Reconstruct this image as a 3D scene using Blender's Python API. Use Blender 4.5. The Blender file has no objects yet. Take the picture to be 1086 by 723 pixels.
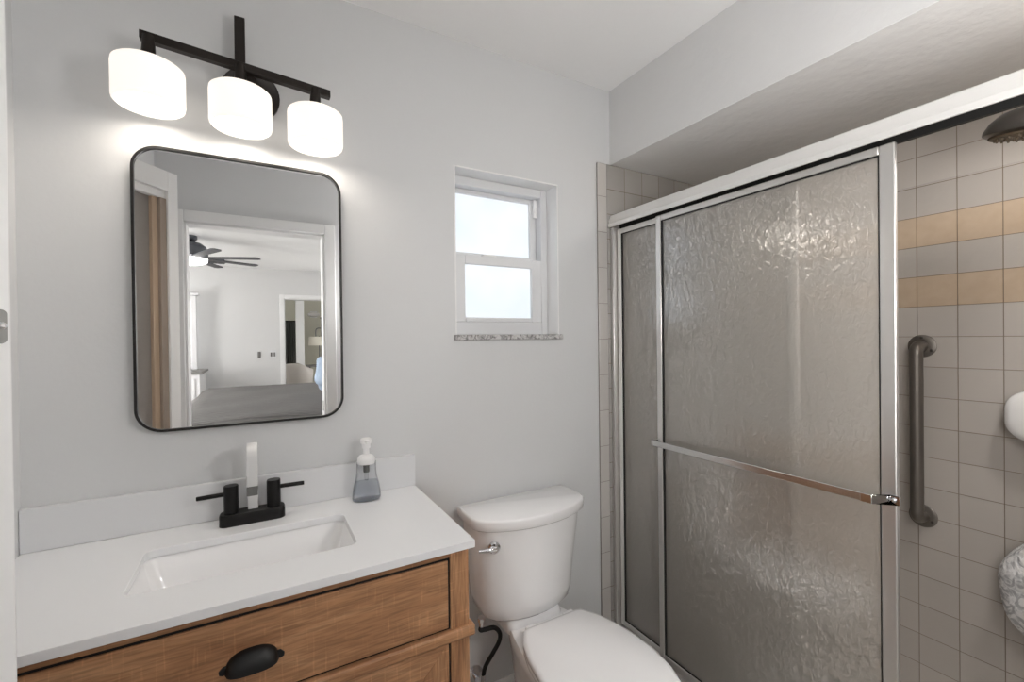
import bpy, bmesh, math, random
from mathutils import Vector, Matrix
random.seed(4)
PI = math.pi
S = bpy.context.scene
COL = S.collection

# ------------------------------------------------------------------ camera
CAM = dict(f=473.63, yaw=0.517121, pitch=-0.0059533, roll=-0.0119542, h=1.39)
def cam_axes():
    y, p, r = CAM['yaw'], CAM['pitch'], CAM['roll']
    F = Vector((math.sin(y)*math.cos(p), math.cos(y)*math.cos(p), math.sin(p)))
    R = Vector((math.cos(y), -math.sin(y), 0)); U = R.cross(F)
    c, s = math.cos(r), math.sin(r)
    return c*R + s*U, -s*R + c*U, F
R_, U_, F_ = cam_axes()
cd = bpy.data.cameras.new('camera'); cam = bpy.data.objects.new('camera', cd); COL.objects.link(cam)
cd.sensor_width = 36.0; cd.lens = CAM['f']/1086*36.0; cd.clip_start = 0.01
cam.matrix_world = Matrix(((R_.x, U_.x, -F_.x, 0), (R_.y, U_.y, -F_.y, 0), (R_.z, U_.z, -F_.z, CAM['h']), (0, 0, 0, 1)))
S.camera = cam

# ------------------------------------------------------------------ world, exposure
S.view_settings.view_transform = 'Standard'
S.view_settings.look = 'None'
S.view_settings.gamma = 1.0
S.view_settings.use_curve_mapping = False
S.view_settings.exposure = 0.36
w = bpy.data.worlds.new('world'); S.world = w; w.use_nodes = True
w.node_tree.nodes['Background'].inputs[0].default_value = (0.75, 0.85, 1.0, 1)
w.node_tree.nodes['Background'].inputs[1].default_value = 1.0
S.cycles.use_denoising = True
S.cycles.max_bounces = 14; S.cycles.diffuse_bounces = 8; S.cycles.glossy_bounces = 8
S.cycles.transmission_bounces = 12; S.cycles.transparent_max_bounces = 12
S.cycles.sample_clamp_indirect = 6.0

SHADE_GLOW = 0.70         # vanity light drum shades
DIFFUSER_GLOW = 12.0       # glowing bottoms of the drum shades
FILL_GLOBE_GLOW = 38.0         # added globe fill light, out of view beside the bedroom doorway
SHOWER_FILL = 6.0        # added fill light, unseen in the shower soffit
BED_FILL_GLOW = 4.0          # emission of the added, unseen bedroom windows
BED_SIDE_FILL = 40.0    # added fill from an unseen bedroom side window
PANE_GLOW = 0.66

# ------------------------------------------------------------------ materials
def lin(r, g, b):
    def f(c):
        c /= 255.0
        return c/12.92 if c <= 0.04045 else ((c+0.055)/1.055)**2.4
    return (f(r), f(g), f(b), 1)
MATS = {}
def base(name):
    m = bpy.data.materials.new(name); m.use_nodes = True
    nt = m.node_tree; b = nt.nodes['Principled BSDF']
    return m, nt, b
def N(nt, t, **kw):
    n = nt.nodes.new(t)
    for k, v in kw.items(): setattr(n, k, v)
    return n
def simple(name, col, rough=0.5, metal=0.0, bump=0.0, bscale=60, vary=0.03, spec=0.5, coat=0.0, stretch=None, bdist=0.002):
    m, nt, b = base(name)
    b.inputs['Roughness'].default_value = rough; b.inputs['Metallic'].default_value = metal
    b.inputs['Specular IOR Level'].default_value = spec; b.inputs['Coat Weight'].default_value = coat
    tc = N(nt, 'ShaderNodeTexCoord'); mp = N(nt, 'ShaderNodeMapping')
    nt.links.new(tc.outputs['Object'], mp.inputs[0])
    if stretch: mp.inputs['Scale'].default_value = stretch
    no = N(nt, 'ShaderNodeTexNoise'); no.inputs['Scale'].default_value = bscale; no.inputs['Detail'].default_value = 3
    nt.links.new(mp.outputs[0], no.inputs['Vector'])
    mix = N(nt, 'ShaderNodeMix', data_type='RGBA')
    mix.inputs[6].default_value = tuple(c*(1-vary) for c in col[:3])+(1,)
    mix.inputs[7].default_value = tuple(min(1, c*(1+vary)) for c in col[:3])+(1,)
    nt.links.new(no.outputs['Fac'], mix.inputs[0]); nt.links.new(mix.outputs[2], b.inputs['Base Color'])
    if bump:
        bp = N(nt, 'ShaderNodeBump'); bp.inputs['Strength'].default_value = bump; bp.inputs['Distance'].default_value = bdist
        nt.links.new(no.outputs['Fac'], bp.inputs['Height']); nt.links.new(bp.outputs[0], b.inputs['Normal'])
    MATS[name] = m
    return m
def emissive(name, col, strength, bcol=None):
    m, nt, b = base(name)
    b.inputs['Base Color'].default_value = bcol or (0.8, 0.8, 0.8, 1)
    b.inputs['Emission Color'].default_value = col; b.inputs['Emission Strength'].default_value = strength
    b.inputs['Roughness'].default_value = 0.4
    MATS[name] = m
    return m

simple('wall_paint', lin(214, 215, 216), 0.75, bump=0.12, bscale=90, vary=0.01)
simple('ceiling_paint', lin(244, 244, 244), 0.8, bump=0.1, bscale=70, vary=0.01)
simple('knockdown_paint', lin(222, 222, 222), 0.7, bump=0.4, bscale=26, vary=0.01, bdist=0.006)
simple('trim_white', lin(236, 236, 236), 0.4, vary=0.01)
simple('vinyl_white', lin(222, 223, 225), 0.35, vary=0.01)
simple('quartz', lin(236, 237, 239), 0.22, vary=0.01, bscale=200)
simple('quartz_shaded', lin(222, 223, 225), 0.3, vary=0.01, bscale=200)  # greyer copy of the quartz, painting in the backsplash's dimmer light
simple('porcelain', lin(242, 242, 243), 0.09, vary=0.005, coat=0.4)
simple('seat_plastic', lin(241, 241, 242), 0.22, vary=0.005)
simple('black_metal', lin(30, 29, 29), 0.38, 0.6, vary=0.05)
simple('black_frame', lin(36, 35, 35), 0.35, 0.2, vary=0.05)
simple('bronze_metal', lin(44, 39, 36), 0.36, 0.6, vary=0.05)
simple('black_pull', lin(14, 14, 15), 0.5, 0.0, vary=0.05)
simple('black_rubber', lin(18, 18, 18), 0.6)
simple('aluminium', lin(226, 224, 222), 0.32, 0.9, vary=0.04, bscale=30, stretch=(200, 1, 200))
simple('aluminium_header', lin(240, 239, 237), 0.5, 0.55, vary=0.03, bscale=30, stretch=(200, 1, 200))
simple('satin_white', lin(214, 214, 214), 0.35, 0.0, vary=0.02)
simple('satin_chrome', lin(214, 213, 212), 0.24, 1.0, vary=0.02)
simple('chrome', lin(232, 232, 234), 0.07, 1.0, vary=0.01)
simple('brushed_nickel', lin(116, 110, 104), 0.42, 0.75, vary=0.06, bscale=200)
simple('dark_nickel', lin(96, 92, 88), 0.34, 1.0, vary=0.06)
simple('nozzle_rubber', lin(92, 78, 60), 0.6, vary=0.3, bscale=300)
simple('white_plastic', lin(238, 238, 238), 0.3, vary=0.01)
simple('ceramic_white', lin(228, 226, 224), 0.1, vary=0.01, coat=0.4)
simple('floor_tile', lin(176, 172, 166), 0.4, bump=0.1)
simple('shower_pan', lin(226, 222, 216), 0.4, bump=0.1)
simple('steel_plate', lin(118, 118, 116), 0.45, 0.7)
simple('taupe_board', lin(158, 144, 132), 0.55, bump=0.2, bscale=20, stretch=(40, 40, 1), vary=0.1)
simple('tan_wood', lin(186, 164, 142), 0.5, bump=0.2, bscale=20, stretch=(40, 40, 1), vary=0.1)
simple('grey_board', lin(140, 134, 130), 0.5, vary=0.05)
simple('bed_floor', lin(150, 140, 128), 0.5, bump=0.1)
simple('blue_fabric', lin(160, 176, 196), 0.9, bump=0.5, bscale=40, vary=0.06)
simple('dark_curtain', lin(92, 92, 90), 0.85, bump=0.4, bscale=12, stretch=(14, 14, 0.4), vary=0.2)
simple('fan_metal', lin(92, 94, 100), 0.4, 0.5)
simple('fan_blade', lin(70, 70, 74), 0.5)
simple('dresser_white', lin(232, 232, 234), 0.45)
simple('grey_top', lin(120, 118, 116), 0.5)
simple('chair_fabric', lin(214, 208, 202), 0.8, bump=0.3)
simple('lamp_linen', lin(226, 222, 208), 0.8, bump=0.3, bscale=120)
simple('bedroom_paint', lin(216, 216, 216), 0.8, vary=0.01)
simple('hall_paint', lin(208, 206, 192), 0.8, vary=0.01)
simple('screen_black', lin(60, 64, 70), 0.3)
emissive('bulb_glow', (1.0, 0.93, 0.84, 1), 6.0)
emissive('diffuser_glow', (1.0, 0.91, 0.80, 1), DIFFUSER_GLOW)
emissive('fan_light', (1.0, 0.98, 0.94, 1), 3.0)
emissive('shower_fill_glow', (1.0, 0.97, 0.93, 1), 1.0)
emissive('fill_globe_glow', (1.0, 0.975, 0.95, 1), FILL_GLOBE_GLOW)
emissive('fill_pane', (1.0, 0.985, 0.96, 1), BED_FILL_GLOW)

def shade_mat():
    m, nt, b = base('shade_linen')
    b.inputs['Base Color'].default_value = (0.45, 0.44, 0.42, 1); b.inputs['Roughness'].default_value = 0.7
    tc = N(nt, 'ShaderNodeTexCoord'); mp = N(nt, 'ShaderNodeMapping'); mp.inputs['Scale'].default_value = (12, 12, 260)
    no = N(nt, 'ShaderNodeTexNoise'); no.inputs['Scale'].default_value = 1.0; no.inputs['Detail'].default_value = 2
    nt.links.new(tc.outputs['Object'], mp.inputs[0]); nt.links.new(mp.outputs[0], no.inputs['Vector'])
    rp = N(nt, 'ShaderNodeMapRange'); rp.inputs[3].default_value = SHADE_GLOW*0.93; rp.inputs[4].default_value = SHADE_GLOW*1.07
    nt.links.new(no.outputs['Fac'], rp.inputs[0]); nt.links.new(rp.outputs[0], b.inputs['Emission Strength'])
    b.inputs['Emission Color'].default_value = (1.0, 0.93, 0.85, 1)
    MATS['shade_linen'] = m
shade_mat()

def pane_mat():      # frosted glass lit from outside: pale blue daylight, paler blue towards its edge by slow noise
    m, nt, b = base('frosted_pane')
    b.inputs['Base Color'].default_value = (0.25, 0.27, 0.29, 1); b.inputs['Roughness'].default_value = 0.3
    tc = N(nt, 'ShaderNodeTexCoord'); no = N(nt, 'ShaderNodeTexNoise'); no.inputs['Scale'].default_value = 3.5
    nt.links.new(tc.outputs['Object'], no.inputs['Vector'])
    mix = N(nt, 'ShaderNodeMix', data_type='RGBA')
    mix.inputs[6].default_value = (0.80, 0.90, 0.98, 1); mix.inputs[7].default_value = (0.93, 0.95, 1.0, 1)
    rp = N(nt, 'ShaderNodeMapRange'); rp.inputs[1].default_value = 0.35; rp.inputs[2].default_value = 0.6
    nt.links.new(no.outputs['Fac'], rp.inputs[0]); nt.links.new(rp.outputs[0], mix.inputs[0])
    nt.links.new(mix.outputs[2], b.inputs['Emission Color']); b.inputs['Emission Strength'].default_value = PANE_GLOW
    MATS['frosted_pane'] = m
pane_mat()

def mirror_mat():
    m, nt, b = base('mirror_silver')
    b.inputs['Base Color'].default_value = (0.90, 0.905, 0.905, 1); b.inputs['Metallic'].default_value = 1; b.inputs['Roughness'].default_value = 0.0
    MATS['mirror_silver'] = m
mirror_mat()

def tile_mat(name, axis, pw, ph, off_h, off_z, band=True, c1=(170, 163, 156), c2=(177, 170, 163), rough=0.22, mort=(124, 109, 94)):
    m, nt, b = base(name)
    geo = N(nt, 'ShaderNodeNewGeometry'); sp = N(nt, 'ShaderNodeSeparateXYZ'); nt.links.new(geo.outputs['Position'], sp.inputs[0])
    def math_(op, a, c):
        n = N(nt, 'ShaderNodeMath', operation=op)
        for i, v in enumerate((a, c)):
            if isinstance(v, (int, float)): n.inputs[i].default_value = v
            else: nt.links.new(v, n.inputs[i])
        return n.outputs[0]
    h = math_('SUBTRACT', sp.outputs[axis], off_h); z = math_('SUBTRACT', sp.outputs[2], off_z)
    cb = N(nt, 'ShaderNodeCombineXYZ'); nt.links.new(h, cb.inputs[0]); nt.links.new(z, cb.inputs[1])
    br = N(nt, 'ShaderNodeTexBrick', offset=0.0, squash=1.0)
    nt.links.new(cb.outputs[0], br.inputs['Vector'])
    br.inputs['Scale'].default_value = 1.0; br.inputs['Brick Width'].default_value = pw; br.inputs['Row Height'].default_value = ph
    br.inputs['Mortar Size'].default_value = 0.0011; br.inputs['Mortar Smooth'].default_value = 0.15; br.inputs['Bias'].default_value = 0
    br.inputs['Color1'].default_value = lin(*c1); br.inputs['Color2'].default_value = lin(*c2); br.inputs['Mortar'].default_value = lin(*mort)
    colour = br.outputs['Color']
    no = N(nt, 'ShaderNodeTexNoise'); no.inputs['Scale'].default_value = 26; no.inputs['Detail'].default_value = 2
    nt.links.new(geo.outputs['Position'], no.inputs['Vector'])
    if band:
        g1 = math_('MULTIPLY', math_('GREATER_THAN', sp.outputs[2], 1.705), math_('LESS_THAN', sp.outputs[2], 1.814))
        g2 = math_('MULTIPLY', math_('GREATER_THAN', sp.outputs[2], 1.487), math_('LESS_THAN', sp.outputs[2], 1.596))
        g = math_('ADD', g1, g2)
        notm = math_('SUBTRACT', 1.0, br.outputs['Fac'])
        mix = N(nt, 'ShaderNodeMix', data_type='RGBA')
        nt.links.new(math_('MULTIPLY', g, notm), mix.inputs[0]); nt.links.new(colour, mix.inputs[6]); mix.inputs[7].default_value = lin(184, 162, 143)
        tn = N(nt, 'ShaderNodeMix', data_type='RGBA'); tn.inputs[6].default_value = lin(175, 155, 133); tn.inputs[7].default_value = lin(189, 169, 147)
        nt.links.new(no.outputs['Fac'], tn.inputs[0]); nt.links.new(tn.outputs[2], mix.inputs[7])
        colour = mix.outputs[2]
        gl = math_('MULTIPLY', math_('GREATER_THAN', sp.outputs[2], 1.487), math_('LESS_THAN', sp.outputs[2], 1.93))
        rg = math_('SUBTRACT', rough+0.1, math_('MULTIPLY', gl, rough+0.07)); nt.links.new(rg, b.inputs['Roughness'])
        wav = math_('ADD', math_('MULTIPLY', gl, 0.0012), 0.0006)
    else:
        b.inputs['Roughness'].default_value = rough; wav = 0.0006
    nt.links.new(colour, b.inputs['Base Color'])
    hgt = math_('SUBTRACT', math_('MULTIPLY', no.outputs['Fac'], wav), math_('MULTIPLY', br.outputs['Fac'], 0.0012))
    bp = N(nt, 'ShaderNodeBump'); bp.inputs['Strength'].default_value = 1.0; bp.inputs['Distance'].default_value = 1.0
    nt.links.new(hgt, bp.inputs['Height']); nt.links.new(bp.outputs[0], b.inputs['Normal'])
    b.inputs['Specular IOR Level'].default_value = 0.75
    MATS[name] = m
tile_mat('tile_long_wall', 1, 0.109, 0.109, 0.470, 1.705)
tile_mat('tile_back_wall', 0, 0.108, 0.109, 1.331, 2.147-0.109*20, band=False, c1=(164, 161, 157), c2=(170, 167, 163))
tile_mat('tile_bullnose', 0, 0.054, 0.155, 1.281, 1.847-0.155*12, band=False, c1=(196, 192, 188), c2=(200, 196, 192), mort=(150, 144, 138))

def wood_mat(name, vertical=False):
    m, nt, b = base(name)
    b.inputs['Roughness'].default_value = 0.5
    tc = N(nt, 'ShaderNodeTexCoord'); mp = N(nt, 'ShaderNodeMapping')
    mp.inputs['Scale'].default_value = (13, 13, 2.2) if vertical else (2.2, 13, 13)
    nt.links.new(tc.outputs['Object'], mp.inputs[0])
    n1 = N(nt, 'ShaderNodeTexNoise'); n1.inputs['Scale'].default_value = 1.0; n1.inputs['Detail'].default_value = 7; n1.inputs['Roughness'].default_value = 0.6; n1.inputs['Distortion'].default_value = 0.9
    nt.links.new(mp.outputs[0], n1.inputs['Vector'])
    mp2 = N(nt, 'ShaderNodeMapping'); mp2.inputs['Scale'].default_value = (230, 230, 16) if vertical else (16, 230, 230)
    nt.links.new(tc.outputs['Object'], mp2.inputs[0])
    n2 = N(nt, 'ShaderNodeTexNoise'); n2.inputs['Scale'].default_value = 1.0; n2.inputs['Detail'].default_value = 3
    nt.links.new(mp2.outputs[0], n2.inputs['Vector'])
    # saw marks across the grain
    mp3 = N(nt, 'ShaderNodeMapping'); mp3.inputs['Scale'].default_value = (14, 14, 170) if vertical else (170, 14, 14)
    nt.links.new(tc.outputs['Object'], mp3.inputs[0])
    n3 = N(nt, 'ShaderNodeTexNoise'); n3.inputs['Scale'].default_value = 1.0; n3.inputs['Detail'].default_value = 1
    nt.links.new(mp3.outputs[0], n3.inputs['Vector'])
    r1 = N(nt, 'ShaderNodeValToRGB')
    e = r1.color_ramp.elements
    e[0].position = 0.3; e[0].color = lin(146, 102, 70)
    e[1].position = 0.72; e[1].color = lin(202, 160, 122)
    k = e.new(0.5); k.color = lin(176, 130, 93)
    nt.links.new(n1.outputs['Fac'], r1.inputs[0])
    r2 = N(nt, 'ShaderNodeMapRange'); r2.inputs[1].default_value = 0.35; r2.inputs[2].default_value = 0.6; r2.inputs[3].default_value = 0.72; r2.inputs[4].default_value = 1.05
    nt.links.new(n2.outputs['Fac'], r2.inputs[0])
    r3 = N(nt, 'ShaderNodeMapRange'); r3.inputs[1].default_value = 0.6; r3.inputs[2].default_value = 0.75; r3.inputs[3].default_value = 1.0; r3.inputs[4].default_value = 1.28
    nt.links.new(n3.outputs['Fac'], r3.inputs[0])
    mu = N(nt, 'ShaderNodeMath', operation='MULTIPLY'); nt.links.new(r2.outputs[0], mu.inputs[0]); nt.links.new(r3.outputs[0], mu.inputs[1])
    mx = N(nt, 'ShaderNodeVectorMath', operation='SCALE'); nt.links.new(r1.outputs[0], mx.inputs[0]); nt.links.new(mu.outputs[0], mx.inputs['Scale'])
    nt.links.new(mx.outputs[0], b.inputs['Base Color'])
    bp = N(nt, 'ShaderNodeBump'); bp.inputs['Strength'].default_value = 0.25; bp.inputs['Distance'].default_value = 0.001
    nt.links.new(n2.outputs['Fac'], bp.inputs['Height']); nt.links.new(bp.outputs[0], b.inputs['Normal'])
    MATS[name] = m
wood_mat('oak_horizontal'); wood_mat('oak_vertical', True)

def marble_mat():
    m, nt, b = base('marble_grey')
    tc = N(nt, 'ShaderNodeTexCoord'); no = N(nt, 'ShaderNodeTexNoise'); no.inputs['Scale'].default_value = 45; no.inputs['Detail'].default_value = 6; no.inputs['Distortion'].default_value = 1.5
    nt.links.new(tc.outputs['Object'], no.inputs['Vector'])
    r = N(nt, 'ShaderNodeValToRGB'); e = r.color_ramp.elements
    e[0].position = 0.38; e[0].color = lin(120, 118, 118); e[1].position = 0.6; e[1].color = lin(205, 204, 204)
    nt.links.new(no.outputs['Fac'], r.inputs[0]); nt.links.new(r.outputs[0], b.inputs['Base Color']); b.inputs['Roughness'].default_value = 0.3
    MATS['marble_grey'] = m
marble_mat()

def rain_glass():
    m = bpy.data.materials.new('rain_glass'); m.use_nodes = True; nt = m.node_tree
    for n in list(nt.nodes): nt.nodes.remove(n)
    out = N(nt, 'ShaderNodeOutputMaterial')
    geo = N(nt, 'ShaderNodeNewGeometry'); mp = N(nt, 'ShaderNodeMapping'); mp.inputs['Scale'].default_value = (60, 72, 44)
    nt.links.new(geo.outputs['Position'], mp.inputs[0])
    no = N(nt, 'ShaderNodeTexNoise'); no.inputs['Scale'].default_value = 1.0; no.inputs['Detail'].default_value = 1.5; no.inputs['Distortion'].default_value = 0.7
    nt.links.new(mp.outputs[0], no.inputs['Vector'])
    bp = N(nt, 'ShaderNodeBump'); bp.inputs['Strength'].default_value = 1.0; bp.inputs['Distance'].default_value = 0.0017
    nt.links.new(no.outputs['Fac'], bp.inputs['Height'])
    gl = N(nt, 'ShaderNodeBsdfGlossy'); gl.inputs['Roughness'].default_value = 0.06; gl.inputs['Color'].default_value = (1, 1, 1, 1)
    nt.links.new(bp.outputs[0], gl.inputs['Normal'])
    rf = N(nt, 'ShaderNodeBsdfRefraction'); rf.inputs['Roughness'].default_value = 0.14; rf.inputs['IOR'].default_value = 1.15
    rf.inputs['Color'].default_value = (1.0, 0.995, 0.985, 1); nt.links.new(bp.outputs[0], rf.inputs['Normal'])
    tl = N(nt, 'ShaderNodeBsdfTranslucent'); tl.inputs['Color'].default_value = (1.0, 0.97, 0.93, 1)
    df = N(nt, 'ShaderNodeBsdfDiffuse'); df.inputs['Color'].default_value = (0.68, 0.63, 0.575, 1)
    m0 = N(nt, 'ShaderNodeMixShader'); m0.inputs[0].default_value = 0.62; nt.links.new(tl.outputs[0], m0.inputs[1]); nt.links.new(df.outputs[0], m0.inputs[2])
    m1 = N(nt, 'ShaderNodeMixShader'); m1.inputs[0].default_value = 0.42; nt.links.new(rf.outputs[0], m1.inputs[1]); nt.links.new(m0.outputs[0], m1.inputs[2])
    fr = N(nt, 'ShaderNodeFresnel'); fr.inputs['IOR'].default_value = 1.95; nt.links.new(bp.outputs[0], fr.inputs['Normal'])
    m2 = N(nt, 'ShaderNodeMixShader'); nt.links.new(fr.outputs[0], m2.inputs[0]); nt.links.new(m1.outputs[0], m2.inputs[1]); nt.links.new(gl.outputs[0], m2.inputs[2])
    nt.links.new(m2.outputs[0], out.inputs[0])
    MATS['rain_glass'] = m
rain_glass()

def clear_plastic(name, col, ior=1.2, tr=0.55):
    m = bpy.data.materials.new(name); m.use_nodes = True; nt = m.node_tree
    b = nt.nodes['Principled BSDF']; out = nt.nodes['Material Output']
    b.inputs['Base Color'].default_value = col; b.inputs['Roughness'].default_value = 0.06; b.inputs['IOR'].default_value = ior
    b.inputs['Transmission Weight'].default_value = 1.0
    t = N(nt, 'ShaderNodeBsdfTransparent'); t.inputs[0].default_value = col
    mx = N(nt, 'ShaderNodeMixShader'); mx.inputs[0].default_value = tr
    nt.links.new(b.outputs[0], mx.inputs[1]); nt.links.new(t.outputs[0], mx.inputs[2]); nt.links.new(mx.outputs[0], out.inputs[0])
    MATS[name] = m
clear_plastic('clear_plastic', (0.93, 0.94, 0.95, 1), 1.25, 0.5)
clear_plastic('blue_soap', (0.86, 0.875, 0.90, 1), 1.10, 0.5)

def quilt_mat():
    m, nt, b = base('grey_quilt'); b.inputs['Roughness'].default_value = 0.9
    geo = N(nt, 'ShaderNodeNewGeometry')
    mp = N(nt, 'ShaderNodeMapping'); mp.inputs['Scale'].default_value = (1.0, 1.3, 1.0); nt.links.new(geo.outputs['Position'], mp.inputs[0])
    wv = N(nt, 'ShaderNodeTexWave', wave_type='RINGS'); wv.inputs['Scale'].default_value = 6; wv.inputs['Distortion'].default_value = 6; wv.inputs['Detail'].default_value = 2
    nt.links.new(mp.outputs[0], wv.inputs['Vector'])
    mx = N(nt, 'ShaderNodeMix', data_type='RGBA'); mx.inputs[6].default_value = lin(94, 92, 91); mx.inputs[7].default_value = lin(114, 112, 110)
    nt.links.new(wv.outputs['Fac'], mx.inputs[0]); nt.links.new(mx.outputs[2], b.inputs['Base Color'])
    bp = N(nt, 'ShaderNodeBump'); bp.inputs['Strength'].default_value = 0.6; bp.inputs['Distance'].default_value = 0.01
    nt.links.new(wv.outputs['Fac'], bp.inputs['Height']); nt.links.new(bp.outputs[0], b.inputs['Normal'])
    MATS['grey_quilt'] = m
quilt_mat()
def towel_mat():
    m, nt, b = base('towel_terry'); b.inputs['Roughness'].default_value = 0.95
    tc = N(nt, 'ShaderNodeTexCoord')
    no = N(nt, 'ShaderNodeTexNoise'); no.inputs['Scale'].default_value = 30; no.inputs['Detail'].default_value = 3; no.inputs['Distortion'].default_value = 2.2
    nt.links.new(tc.outputs['Object'], no.inputs['Vector'])
    r = N(nt, 'ShaderNodeValToRGB'); e = r.color_ramp.elements
    e[0].position = 0.42; e[0].color = lin(178, 177, 178); e[1].position = 0.55; e[1].color = lin(228, 226, 225)
    nt.links.new(no.outputs['Fac'], r.inputs[0]); nt.links.new(r.outputs[0], b.inputs['Base Color'])
    n2 = N(nt, 'ShaderNodeTexNoise'); n2.inputs['Scale'].default_value = 90
    nt.links.new(tc.outputs['Object'], n2.inputs['Vector'])
    ad = N(nt, 'ShaderNodeMath', operation='ADD'); nt.links.new(no.outputs['Fac'], ad.inputs[0]); nt.links.new(n2.outputs['Fac'], ad.inputs[1])
    bp = N(nt, 'ShaderNodeBump'); bp.inputs['Strength'].default_value = 0.8; bp.inputs['Distance'].default_value = 0.006
    nt.links.new(ad.outputs[0], bp.inputs['Height']); nt.links.new(bp.outputs[0], b.inputs['Normal'])
    MATS['towel_terry'] = m
towel_mat()

# ------------------------------------------------------------------ mesh helpers (all coordinates are world metres)
ORIGIN = {}
class MB:
    def __init__(s): s.bm = bmesh.new()
    def box(s, x0, x1, y0, y1, z0, z1, mtx=None):
        v = [s.bm.verts.new(Vector(p)) for p in ((x0,y0,z0),(x1,y0,z0),(x1,y1,z0),(x0,y1,z0),(x0,y0,z1),(x1,y0,z1),(x1,y1,z1),(x0,y1,z1))]
        if mtx is not None:
            for q in v: q.co = mtx @ q.co
        for f in ((0,3,2,1),(4,5,6,7),(0,1,5,4),(1,2,6,5),(2,3,7,6),(3,0,4,7)): s.bm.faces.new([v[i] for i in f])
        return s
    def loft(s, rings, cap0=True, cap1=True, close=True):
        vs = [[s.bm.verts.new(Vector(p)) for p in r] for r in rings]
        n = len(vs[0])
        for a, b in zip(vs, vs[1:]):
            for i in range(n if close else n-1):
                j = (i+1) % n
                s.bm.faces.new((a[i], a[j], b[j], b[i]))
        if cap0: s.bm.faces.new(list(reversed(vs[0])))
        if cap1: s.bm.faces.new(vs[-1])
        return s
    def lathe(s, prof, origin=(0,0,0), axis=(0,0,1), n=40, cap0=True, cap1=True, sx=1.0, sy=1.0):
        q = Vector((0,0,1)).rotation_difference(Vector(axis).normalized()); o = Vector(origin)
        return s.loft([[o + q @ Vector((sx*r*math.cos(2*PI*i/n), sy*r*math.sin(2*PI*i/n), h)) for i in range(n)] for r, h in prof], cap0, cap1)
    def cyl(s, a, b, r, r2=None, n=28):
        a, b = Vector(a), Vector(b)
        return s.lathe([(r, 0), (r if r2 is None else r2, (b-a).length)], a, b-a, n)
    def tube(s, pts, r, n=16, sub=6):
        P = [Vector(p) for p in pts]
        if sub > 1:
            Q = []
            for i in range(len(P)-1):
                p0, p1, p2, p3 = P[max(i-1,0)], P[i], P[i+1], P[min(i+2,len(P)-1)]
                for k in range(sub):
                    t = k/sub
                    Q.append(0.5*((2*p1)+(p2-p0)*t+(2*p0-5*p1+4*p2-p3)*t*t+(3*p1-p0-3*p2+p3)*t**3))
            Q.append(P[-1]); P = Q
        rings = []; up = None
        for i, p in enumerate(P):
            d = (P[min(i+1,len(P)-1)]-P[max(i-1,0)]).normalized()
            if up is None: up = d.orthogonal().normalized()
            up = (up - d*up.dot(d)).normalized(); w_ = d.cross(up)
            rings.append([p + r*(math.cos(2*PI*k/n)*up + math.sin(2*PI*k/n)*w_) for k in range(n)])
        return s.loft(rings)
    def prism(s, pts, vec):
        v = Vector(vec)
        return s.loft([[Vector(p) for p in pts], [Vector(p)+v for p in pts]])
    def build(s, name, mat, parent=None, bevel=0.0, seg=2, smooth=35, sub=0, origin=None):
        bm = s.bm
        bmesh.ops.recalc_face_normals(bm, faces=bm.faces)
        lo = [min(v.co[i] for v in bm.verts) for i in range(3)]; hi = [max(v.co[i] for v in bm.verts) for i in range(3)]
        o = Vector(origin) if origin else Vector(((lo[0]+hi[0])/2, (lo[1]+hi[1])/2, lo[2]))
        for v in bm.verts: v.co -= o
        me = bpy.data.meshes.new(name); bm.to_mesh(me); bm.free()
        me.materials.append(MATS[mat])
        ob = bpy.data.objects.new(name, me); COL.objects.link(ob)
        ORIGIN[ob] = o
        if parent is not None:
            ob.parent = parent; ob.location = o - ORIGIN[parent]
        else: ob.location = o
        if bevel:
            md = ob.modifiers.new('bevel', 'BEVEL'); md.width = bevel; md.segments = seg; md.limit_method = 'ANGLE'; md.angle_limit = math.radians(30)
        if sub:
            md = ob.modifiers.new('subdivision', 'SUBSURF'); md.levels = sub; md.render_levels = sub
        if smooth:
            me.shade_smooth(); me.set_sharp_from_angle(angle=math.radians(smooth))
        return ob
def tag(o, label, cat, group=None):
    o['label'] = label; o['category'] = cat
    if group: o['group'] = group
    return o
def thing(name, loc, label, cat, group=None):
    o = bpy.data.objects.new(name, None); COL.objects.link(o); o.location = loc; o.empty_display_size = 0.05
    ORIGIN[o] = Vector(loc)
    return tag(o, label, cat, group)
def struct(name, mb, mat, label=None, **kw):
    o = mb.build(name, mat, **kw); o['kind'] = 'structure'
    o['label'] = label or name.replace('_', ' '); o['category'] = 'structure'
    return o
def rrect(cx, cy, w_, h_, r, n=8):
    pts = []
    for sx, sy, a0 in ((1,1,0),(-1,1,90),(-1,-1,180),(1,-1,270)):
        for k in range(n+1):
            a = math.radians(a0 + 90*k/n)
            pts.append((cx+sx*(w_/2-r)+r*math.cos(a), cy+sy*(h_/2-r)+r*math.sin(a)))
    return pts

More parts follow.
